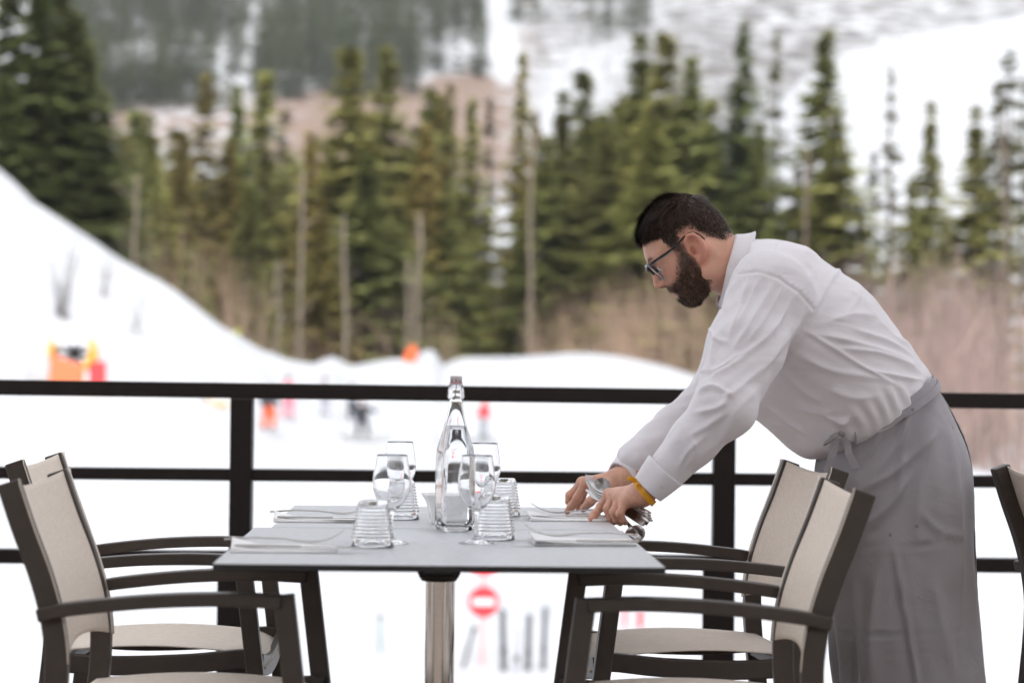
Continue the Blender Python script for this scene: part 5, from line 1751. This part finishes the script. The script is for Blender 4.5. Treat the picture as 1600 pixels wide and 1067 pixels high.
TORSO = [
 (c2([(660, 505), (800, 590), (960, 690), (1120, 775)]), .0060, 4.5), (c2([(800, 590), (1000, 610), (1150, 660), (1235, 725)]), .0070, 6), (c2([(1100, 530), (1200, 610), (1262, 720)]), .0055, 6),
 (c2([(900, 500), (1060, 555), (1190, 630)]), .0065, 6), (c2([(710, 410), (790, 270), (850, 190)]), .0060, 5), (c2([(620, 620), (800, 700), (960, 725), (1090, 760)]), .0055, 8),
 (c2([(540, 690), (650, 790), (740, 850)]), .0060, 8), (c2([(760, 470), (900, 430), (1010, 440)]), .0050, 8), (c2([(870, 310), (920, 345), (880, 420)]), .0045, 6),
 (c2([(960, 690), (1090, 720), (1230, 745)]), .0065, 5), (c2([(740, 900), (840, 950), (900, 900)]), .0065, 7), (c2([(650, 160), (700, 220), (640, 320)]), .0040, 8),
 (c2([(560, 110), (700, 140), (820, 170)]), .0030, 9), (c2([(700, 520), (900, 560), (1080, 610), (1210, 670)]), .0055, 6), (c2([(480, 860), (580, 940), (680, 1010)]), .0060, 6),
 (c2([(780, 790), (900, 830), (1010, 820)]), .0050, 8), (c2([(600, 870), (720, 900), (830, 890)]), .0040, 8), (c2([(1010, 450), (1100, 540), (1160, 580)]), .0035, 6), (c2([(900, 250), (960, 370), (1010, 450)]), .0035, 8)]
SEAM = c2([(345, 238), (440, 226), (540, 255), (640, 330), (700, 402)])
YOKE = c2([(522, 92), (516, 150), (522, 200), (500, 232)])
CUFL = np.array(P(1036, 741, 4.478)); CUFR = np.array(P(992, 717, 4.762))
CC = np.array(P(1137, 424, YB)); cv = np.array([.29, 0, .957]); cn = np.array([-.957, 0, .29]); cs = np.array([0, -1.0, 0])
def arm_sd(p):
    dL = chain_sd(p, [SHL, SHL * .5 + ELL * .5, ELL, ELL * .5 + CUFL * .5, CUFL], [.080, .076, .060, .0465, .0385], .02)
    dR = chain_sd(p, [SHR, SHR * .5 + ELR * .5, ELR, ELR * .5 + CUFR * .5, CUFR], [.080, .074, .058, .0460, .0370], .02)
    return np.minimum(dL, dR)
bel = [np.array(P(1212, 606, YB)), np.array(P(1262, 657, YB))]
def torso_sd(p):
    q = ysc(p, 1.28)
    d = chain_sd(q, TS, [.070, .117, .156, .149, .126], .05)
    d = smin(d, sd_cap(q, bel[0], bel[1], .075, .058), .05)
    for SH in (SHL, SHR):
        d = smin(d, sd_cap(p, TS[0] * .6 + TS[1] * .4 + np.array([0, (SH[1] - YB) * .3, 0]), SH, .066, .074), .04)
    d = smax(d, (p - (CC - cn * .020)) @ cn, .008)
    # cut below the belt plane
    nb_ = np.array(P(1448, 610, YB)) - np.array(P(1285, 703, YB)); nb_ /= np.linalg.norm(nb_)
    pl = np.array([-nb_[2], 0, nb_[0]]); pl = -pl if pl[2] > 0 else pl
    d = smax(d, (p - np.array(P(1372, 668, YB))) @ pl, .02)
    return d
def neck_hole(p): return sd_cap(p, np.array(P(1160, 432, YB)), np.array(P(1090, 396, YB)), .060, .064)
def shirt_sd(p):
    ds = np.minimum(((p - n3(SHL)) ** 2).sum(1), ((p - n3(SHR)) ** 2).sum(1))
    d = smin(torso_sd(p), arm_sd(p), .018 + .050 * np.exp(-ds / .0144))
    return smax(d, -neck_hole(p), .006)
lo = (P(985, 0, 4.4).x, 4.36, .74); hi = (P(1480, 0, YB).x, 5.14, 1.36)
Vs, Qs = surface_nets(shirt_sd, lo, hi, .0034)
Vs = relax(Vs, Qs, 4, .5)
Ns = vert_normals(Vs, Qs)
pxs = to_px(Vs)
ta, tt = arm_sd(Vs.astype(np.float32)), torso_sd(Vs.astype(np.float32))
wa = smooth01(.5 + (tt - ta) / .02)
near = smooth01((Vs[:, 1] < YB + .05) * (.6 - Ns[:, 1]) / .6)
disp = near * (wa * fold_disp(pxs, SLEEVE) + (1 - wa) * fold_disp(pxs, TORSO))
# far sleeve and the rest of the cloth: soft diagonal creases
axis = (ELL - SHL) / np.linalg.norm(ELL - SHL)
al = Vs @ axis
Qn = np.stack([al * 9 + Vs[:, 1] * 6, (Vs - al[:, None] * axis)[:, 0] * 26 + al * 14, Vs[:, 1] * 24], 1)
disp += (vnoise(Qn, 31) * .0030 + vnoise(Qn * 2.1, 32) * .0015) * (.45 + .55 * wa)
dd, par = poly_dist(pxs, SEAM)
disp += near * (-.0022 * np.exp(-(dd / 2.0) ** 2) + .0012 * np.exp(-((dd - 6) / 4.0) ** 2) * (.6 + .6 * np.sin(par * 110)))
dd, par = poly_dist(pxs, YOKE)
disp += near * (1 - wa) * -.0016 * np.exp(-(dd / 1.8) ** 2)
# gathers where the shirt is tucked under the apron band
beltd, bpar = poly_dist(pxs, [(1288, 692), (1330, 664), (1400, 624), (1456, 597)])
disp += near * .0026 * np.exp(-(beltd / 22) ** 2) * np.sin(bpar * 50 + 5 * vnoise(Vs * 14, 33))
Vs = Vs + Ns * disp[:, None]
m_shirt = bpy.data.materials.new('white_cotton_shirt')
t, b = nodes(m_shirt)
b.inputs['Base Color'].default_value = (.83, .80, .835, 1)
b.inputs['Roughness'].default_value = .85
b.inputs['Specular IOR Level'].default_value = .15
b.inputs['Sheen Weight'].default_value = .1
tc = t.nodes.new('ShaderNodeTexCoord')
mp = t.nodes.new('ShaderNodeMapping'); mp.inputs['Rotation'].default_value = (0, R(-35), 0); mp.inputs['Scale'].default_value = (6, 10, 22)
n1 = t.nodes.new('ShaderNodeTexNoise'); n1.inputs['Scale'].default_value = 1.0; n1.inputs['Detail'].default_value = 5; n1.inputs['Distortion'].default_value = .6
t.links.new(tc.outputs['Object'], mp.inputs[0]); t.links.new(mp.outputs[0], n1.inputs['Vector'])
bp = t.nodes.new('ShaderNodeBump'); bp.inputs['Strength'].default_value = .28; bp.inputs['Distance'].default_value = .014
t.links.new(n1.outputs['Fac'], bp.inputs['Height'])
n9 = t.nodes.new('ShaderNodeTexNoise'); n9.noise_type = 'RIDGED_MULTIFRACTAL'; n9.inputs['Scale'].default_value = .9; n9.inputs['Detail'].default_value = 3; n9.inputs['Distortion'].default_value = 1.2
t.links.new(mp.outputs[0], n9.inputs['Vector'])
bp9 = t.nodes.new('ShaderNodeBump'); bp9.inputs['Strength'].default_value = .22; bp9.inputs['Distance'].default_value = .008
t.links.new(n9.outputs['Fac'], bp9.inputs['Height']); t.links.new(bp.outputs['Normal'], bp9.inputs['Normal'])
t.links.new(bp9.outputs['Normal'], b.inputs['Normal'])
tr = t.nodes.new('ShaderNodeBsdfTranslucent'); tr.inputs['Color'].default_value = (.80, .77, .80, 1)
mxs = t.nodes.new('ShaderNodeMixShader'); mxs.inputs['Fac'].default_value = .14
t.links.new(b.outputs[0], mxs.inputs[1]); t.links.new(tr.outputs[0], mxs.inputs[2])
t.links.new(mxs.outputs[0], t.nodes['Material Output'].inputs['Surface'])
shirt = wpart('shirt', Vs, Qs, m_shirt)
# cuffs
def cuff(wr, el, r0, r1, L, name='cuff', squash=(1, 1)):
    ax = el - wr; ax = ax / np.linalg.norm(ax)
    s = np.cross(ax, [0, 1, 0]); s /= np.linalg.norm(s); u_ = np.cross(ax, s)
    prof = [(-.0, r0 - .003), (-.0005, r0 - .0012), (0, r0), (L * .06, r0 + .0004), (L * .5, (r0 + r1) / 2 + .0008), (L * .94, r1 + .0006), (L, r1), (L + .001, r1 - .003), (L * .5, (r0 + r1) / 2 - .0035), (0, r0 - .0036)]
    n = 48
    V, Fc = [], []
    for a_, r_ in prof:
        for k in range(n):
            th = 2 * math.pi * k / n
            rr = r_ * (1 + .03 * math.sin(3 * th + 1) + .02 * math.sin(5 * th))
            V.append(wr + ax * a_ + s * rr * math.cos(th) * squash[0] + u_ * rr * math.sin(th) * squash[1])
    m = len(prof)
    Fc = [(i * n + k, i * n + (k + 1) % n, ((i + 1) % m) * n + (k + 1) % n, ((i + 1) % m) * n + k) for i in range(m) for k in range(n)]
    mb = MB(); mb.add([v - rt for v in V], Fc)
    return mb.build(name, m_shirt, shirt, smooth=True), ax, s, u_
cl0 = np.array(P(1013, 764, 4.480))
cu, ax, s_, u_ = cuff(cl0, ELL, .0345, .0425, .052)
m_btn = mat('shirt_button', (.70, .69, .68), .3)
bpos = cl0 + ax * .022 + s_ * 0 + u_ * 0
nb2 = np.array([0.30, -.93, -.2]); nb2 /= np.linalg.norm(nb2)
bq = MB(); bq.lathe([(0, 0), (.0050, 0), (.0055, .0008), (.0050, .0018), (.0030, .0014), (0, .0014)], 16)
o = bq.build('cuff_button', m_btn, shirt, smooth=True)
o.matrix_local = Matrix.Translation(Vector(bpos + nb2 * .0385 - rt)) @ Vector(nb2).to_track_quat('Z', 'Y').to_matrix().to_4x4()
cuff(np.array(P(970, 745, 4.752)), ELR, .0330, .0410, .050)
# collar
CC = np.array(P(1137, 424, YB)); cv = np.array([.29, 0, .957]); cn = np.array([-.957, 0, .29]); cs = np.array([0, -1.0, 0])
rows = [(-.030, .001), (-.012, -.001), (.004, -.001), (.0085, .0012), (.0085, .0045), (.004, .0075), (-.010, .0125), (-.022, .0185), (-.030, .0250)]
V, Fc = [], []
na = 72
for a_, dr_ in rows:
    for k in range(na):
        th = R(180 + 14) + (2 * math.pi - R(28)) * k / (na - 1)
        cxx, sxx = math.cos(th), math.sin(th)
        fall = 1 + (.35 * max(0, -cxx) ** 3 if dr_ > .006 else 0)
        V.append(CC + cv * (.0725 + dr_) * cxx + cs * (.0640 + dr_) * sxx + cn * (a_ * fall - .010 * max(0, -cxx)) + cs * .0012 * math.sin(th * 7) * (dr_ > .006))
Fc = [(i * na + k, i * na + k + 1, (i + 1) * na + k + 1, (i + 1) * na + k) for i in range(len(rows) - 1) for k in range(na - 1)]
mb = MB(); mb.add([v - rt for v in V], Fc)
co_ = mb.build('collar', m_shirt, shirt, smooth=True)
so = co_.modifiers.new('thick', 'SOLIDIFY'); so.thickness = .0016; so.offset = 0

# ---- apron
m_apron = bpy.data.materials.new('grey_cotton_apron')
t, b = nodes(m_apron)
b.inputs['Roughness'].default_value = .85; b.inputs['Specular IOR Level'].default_value = .2; b.inputs['Sheen Weight'].default_value = .15
tc = t.nodes.new('ShaderNodeTexCoord')
n0 = t.nodes.new('ShaderNodeTexNoise'); n0.inputs['Scale'].default_value = 6; n0.inputs['Detail'].default_value = 6
t.links.new(tc.outputs['Object'], n0.inputs['Vector'])
r0 = t.nodes.new('ShaderNodeValToRGB')
r0.color_ramp.elements[0].position = .3; r0.color_ramp.elements[0].color = (.300, .282, .302, 1)
r0.color_ramp.elements[1].position = .7; r0.color_ramp.elements[1].color = (.345, .327, .347, 1)
t.links.new(n0.outputs['Fac'], r0.inputs['Fac'])
vs = t.nodes.new('ShaderNodeTexVoronoi'); vs.inputs['Scale'].default_value = 16; vs.inputs['Randomness'].default_value = 1     # small stains
t.links.new(tc.outputs['Object'], vs.inputs['Vector'])
mr = t.nodes.new('ShaderNodeMapRange'); mr.inputs['From Min'].default_value = .04; mr.inputs['From Max'].default_value = .075; mr.inputs['To Min'].default_value = .62; mr.inputs['To Max'].default_value = 1
t.links.new(vs.outputs['Distance'], mr.inputs['Value'])
ml = t.nodes.new('ShaderNodeMix'); ml.data_type = 'RGBA'; ml.blend_type = 'MULTIPLY'; ml.inputs['Factor'].default_value = 1
t.links.new(r0.outputs['Color'], ml.inputs[6]); t.links.new(mr.outputs[0], ml.inputs[7]); t.links.new(ml.outputs[2], b.inputs['Base Color'])
mp = t.nodes.new('ShaderNodeMapping'); mp.inputs['Scale'].default_value = (700, 700, 1100)
n1 = t.nodes.new('ShaderNodeTexNoise'); n1.inputs['Scale'].default_value = 1; n1.inputs['Detail'].default_value = 2
n2 = t.nodes.new('ShaderNodeTexNoise'); n2.inputs['Scale'].default_value = 11; n2.inputs['Detail'].default_value = 5; n2.inputs['Distortion'].default_value = 1.0
t.links.new(tc.outputs['Object'], mp.inputs[0]); t.links.new(mp.outputs[0], n1.inputs['Vector']); t.links.new(tc.outputs['Object'], n2.inputs['Vector'])
bp1 = t.nodes.new('ShaderNodeBump'); bp1.inputs['Strength'].default_value = .4; bp1.inputs['Distance'].default_value = .01
bp2 = t.nodes.new('ShaderNodeBump'); bp2.inputs['Strength'].default_value = .15; bp2.inputs['Distance'].default_value = .001
t.links.new(n2.outputs['Fac'], bp1.inputs['Height']); t.links.new(n1.outputs['Fac'], bp2.inputs['Height']); t.links.new(bp1.outputs['Normal'], bp2.inputs['Normal']); t.links.new(bp2.outputs['Normal'], b.inputs['Normal'])
ROWS = [((1287, 693), (1456, 597), .166), ((1279, 717), (1478, 640), .174), ((1275, 748), (1503, 692), .182), ((1277, 792), (1514, 745), .188), ((1283, 852), (1516, 832), .192),
        ((1292, 932), (1520, 922), .196), ((1302, 1012), (1525, 1006), .200), ((1312, 1100), (1532, 1098), .205), ((1320, 1200), (1538, 1200), .210), ((1326, 1300), (1542, 1300), .212)]
Aa = np.array(catmull([(*a, *b_, c_) for a, b_, c_ in ROWS], 14))
na = 180
V = []
for row in Aa:
    A_, B_ = np.array(P(row[0], row[1], YB)), np.array(P(row[2], row[3], YB))
    C_ = (A_ + B_) / 2; hv = (B_ - A_) / 2
    for k in range(na):
        th = 2 * math.pi * k / na
        c_, s__ = math.cos(th), math.sin(th)
        e = 2.35
        dq = (abs(c_) ** e + abs(s__) ** e) ** (-1 / e)
        V.append(C_ + hv * c_ * dq + np.array([0, -row[4] * s__ * dq, 0]))
nr = len(Aa)
V = np.array(V)
Fa = np.array([(i * na + k, i * na + (k + 1) % na, (i + 1) * na + (k + 1) % na, (i + 1) * na + k) for i in range(nr - 1) for k in range(na)])
N_ = vert_normals(V, Fa)
cen = np.array([HIP[0], YB, 0]);
if ((V - cen)[:, :2] * N_[:, :2]).sum() < 0: N_ = -N_; Fa = Fa[:, ::-1]
pxa = to_px(V)
AP = [([(1396, 852), (1410, 930), (1436, 1080)], .0080, 5), ([(1300, 858), (1400, 852), (1516, 850)], -.0030, 3), ([(1295, 992), (1400, 990), (1525, 984)], -.0030, 3),
      ([(1442, 606), (1405, 690), (1352, 760)], .0050, 12), ([(1466, 640), (1440, 750), (1432, 850)], .0060, 14), ([(1340, 770), (1400, 735), (1470, 670)], .0045, 9),
      ([(1340, 830), (1390, 790), (1430, 730)], .0050, 8), ([(1482, 660), (1498, 780), (1502, 950)], .0050, 12), ([(1372, 900), (1362, 980), (1366, 1067)], .0075, 12), ([(1330, 900), (1340, 1000), (1352, 1067)], .0060, 10),
      ([(1460, 900), (1472, 980), (1490, 1067)], .0060, 13), ([(1380, 650), (1362, 700), (1345, 720)], .0040, 7), ([(1420, 628), (1412, 700), (1404, 790)], .0035, 9), ([(1300, 720), (1312, 760), (1318, 800)], .0045, 7), ([(1440, 800), (1470, 830), (1510, 838)], .0035, 6)]
na_ = smooth01((.7 - N_[:, 1]) / .7)
dsp = 1.9 * na_ * fold_disp(pxa, AP)
hz_ = (1.0 - V[:, 2])
th = np.arctan2(V[:, 1] - YB, V[:, 0] - HIP[0])
dsp += .009 * np.clip(hz_ / .7, 0, 1) * np.sin(th * 9 + vnoise(V * 5, 41) * 2) + vnoise(V * np.array([22, 22, 9]), 42) * .0035
V = V + N_ * dsp[:, None]
ap_o = wpart('apron', V, Fa, m_apron)
so = ap_o.modifiers.new('thick', 'SOLIDIFY'); so.thickness = .0018; so.offset = -1
# free rear edge of the wrap, a hem strip along the back
hem = MB()
hp_ = [np.array(P(x, y, YB - .045)) - rt + np.array([.004, 0, 0]) for x, y in catmull([(1458, 605), (1482, 645), (1504, 692), (1514, 745), (1517, 832), (1521, 922), (1526, 1006), (1533, 1098)], 10)]
hem.ribbon(hp_, .0022, [.020 + .0015 * math.sin(i * 1.9) for i in range(len(hp_))], side=(.25, -1, 0))
hem.build('hem', m_apron, ap_o, bevel=.0006)
# band round the waist and its bow
A_, B_ = np.array(P(1284, 697, YB)), np.array(P(1458, 598, YB))
C_ = (A_ + B_) / 2; hv = (B_ - A_) / 2; hn = np.array([-hv[2], 0, hv[0]]); hn = hn / np.linalg.norm(hn); hn = hn if hn[2] > 0 else -hn
for lift, wd_, gr, ph in ((.004, .022, .0030, 0), (-.006, .016, .0055, .8)):
    ring = []
    for k in range(97):
        t_ = 2 * math.pi * k / 96
        dq = (abs(math.cos(t_)) ** 2.35 + abs(math.sin(t_)) ** 2.35) ** (-1 / 2.35)
        g_ = 1 + gr / .12
        ring.append(C_ + hv * math.cos(t_) * dq * g_ + np.array([0, -.168 * math.sin(t_) * dq * g_, 0]) + hn * (lift + .003 * math.sin(3 * t_ + ph)) - rt)
    MB().ribbon(ring, .0022, wd_, side=hn).build('waistband', m_apron, man, bevel=.0006)
BY = 4.648
kp = lambda x, y, dy=0: np.array(P(x, y, BY + dy)) - rt
bow = MB()
bow.ribbon([kp(*q) for q in [(1313, 672, .004), (1306, 692, -.008), (1299, 716, -.010), (1292, 739, -.006)]], .0018, [.014, .017, .019, .019], side=(.9, .15, .35))
bow.ribbon([kp(*q) for q in [(1322, 674, .004), (1323, 690, -.010), (1326, 708, -.012), (1333, 722, -.008), (1338, 732, -.004)]], .0018, [.011, .014, .016, .018, .020], side=(.95, .25, .1))
bow.ribbon([kp(*q) for q in catmull([(1317, 675, -.002), (1328, 668, -.012), (1337, 676, -.014), (1338, 690, -.010), (1332, 694, -.002), (1326, 684, .0), (1318, 676, -.004)], 4)], .0018, .016, side=(.25, .95, .1))
bow.ribbon([kp(*q) for q in catmull([(1316, 674, -.002), (1304, 677, -.010), (1290, 690, -.006), (1288, 695, .004), (1300, 688, .002), (1314, 677, -.002)], 4)], .0018, .014, side=(.2, .95, .2))
bow.build('apron_bow', m_apron, man, bevel=.0006)
kn = MB(); kn.lathe([(0, -.010), (.006, -.009), (.0095, -.003), (.0095, .003), (.006, .009), (0, .010)], 14)
o = kn.build('bow_knot', m_apron, man, smooth=True)
o.location = kp(1317, 675, -.008); o.rotation_euler = (.2, .7, .3)
# yellow paper wristband on the near wrist
m_band = mat('yellow_wristband', (.78, .36, .012), .45, var=.15, scale=220)
wc = np.array(c3(1000, 480, 4.484)); ax = WL - HAND_L['w']; ax /= np.linalg.norm(ax)
s_ = np.cross(ax, [0, 1, 0]); s_ /= np.linalg.norm(s_); u_ = np.cross(ax, s_)
tw = ax + .22 * u_
mb = MB()
mb.ribbon([wc + s_ * .0285 * math.cos(k * math.pi / 24) + u_ * .0285 * math.sin(k * math.pi / 24) + ax * .004 * math.sin(k * math.pi / 24 + 1) - rt for k in range(49)], .0008, .012, side=ax)
wb = mb.build('wristband', m_band, man, smooth=False)
MB().ribbon([c3(*q) - rt for q in [(945, 405, 4.468), (915, 375, 4.462), (880, 358, 4.460), (850, 356, 4.464)]], .0008, [.011, .011, .010, .009], side=(.4, -.5, .8)).build('band_end', m_band, wb)
MB().tube([c3(932, 408, 4.458) - rt, c3(944, 418, 4.452) - rt], .0045, 12).build('snap', m_band, wb)

# ---- cutlery held in the near hand (things of their own)
def held(me, name, label, cat, a, b_, roll=0.0, up0=(-.2, -1, -.1)):
    """a: head end, b_: handle end"""
    a, b_ = Vector(a), Vector(b_)
    x = (a - b_).normalized()
    up = Vector(up0); up = (up - x * up.dot(x)).normalized()
    y = up.cross(x)
    M = Matrix((x, y, up)).transposed().to_4x4()
    o = link(name, me)
    o.matrix_world = Matrix.Translation((a + b_) / 2) @ M @ Matrix.Rotation(roll, 4, 'X')
    return tag(o, label, cat, 'cutlery held in the waiter hand')
held(SPOON, 'spoon', 'steel spoon held in the hand, its dark bowl uppermost', 'spoon', c3(640, 430, 4.612), c3(985, 700, 4.49), .2)
for i, (dx, dy, dz, lab) in enumerate(((0, 0, 0, 'steel fork held in the hand, topmost of the nested forks'), (-2, 22, .001, 'steel fork held in the hand, second of the nested forks'), (4, 44, .002, 'steel fork held in the hand, third of the nested forks'), (14, 66, .003, 'steel fork held in the hand, lowest of the nested forks'))):
    held(FORK, 'fork', lab, 'fork', c3(552 + dx, 428 + dy, 4.616 + dz), c3(990 + dx, 640 + dy, 4.490 + dz), 0, (.50, -.42 - .05 * i, .75))
held(SPOON, 'spoon', 'steel spoon held in the hand, its bowl hanging below the wrist', 'spoon', c3(905, 790, 4.505), c3(700, 520, 4.615), 2.6)
held(KNIFE, 'knife', 'steel knife held in the hand among the forks', 'knife', c3(600, 500, 4.615), c3(930, 700, 4.49), .6)
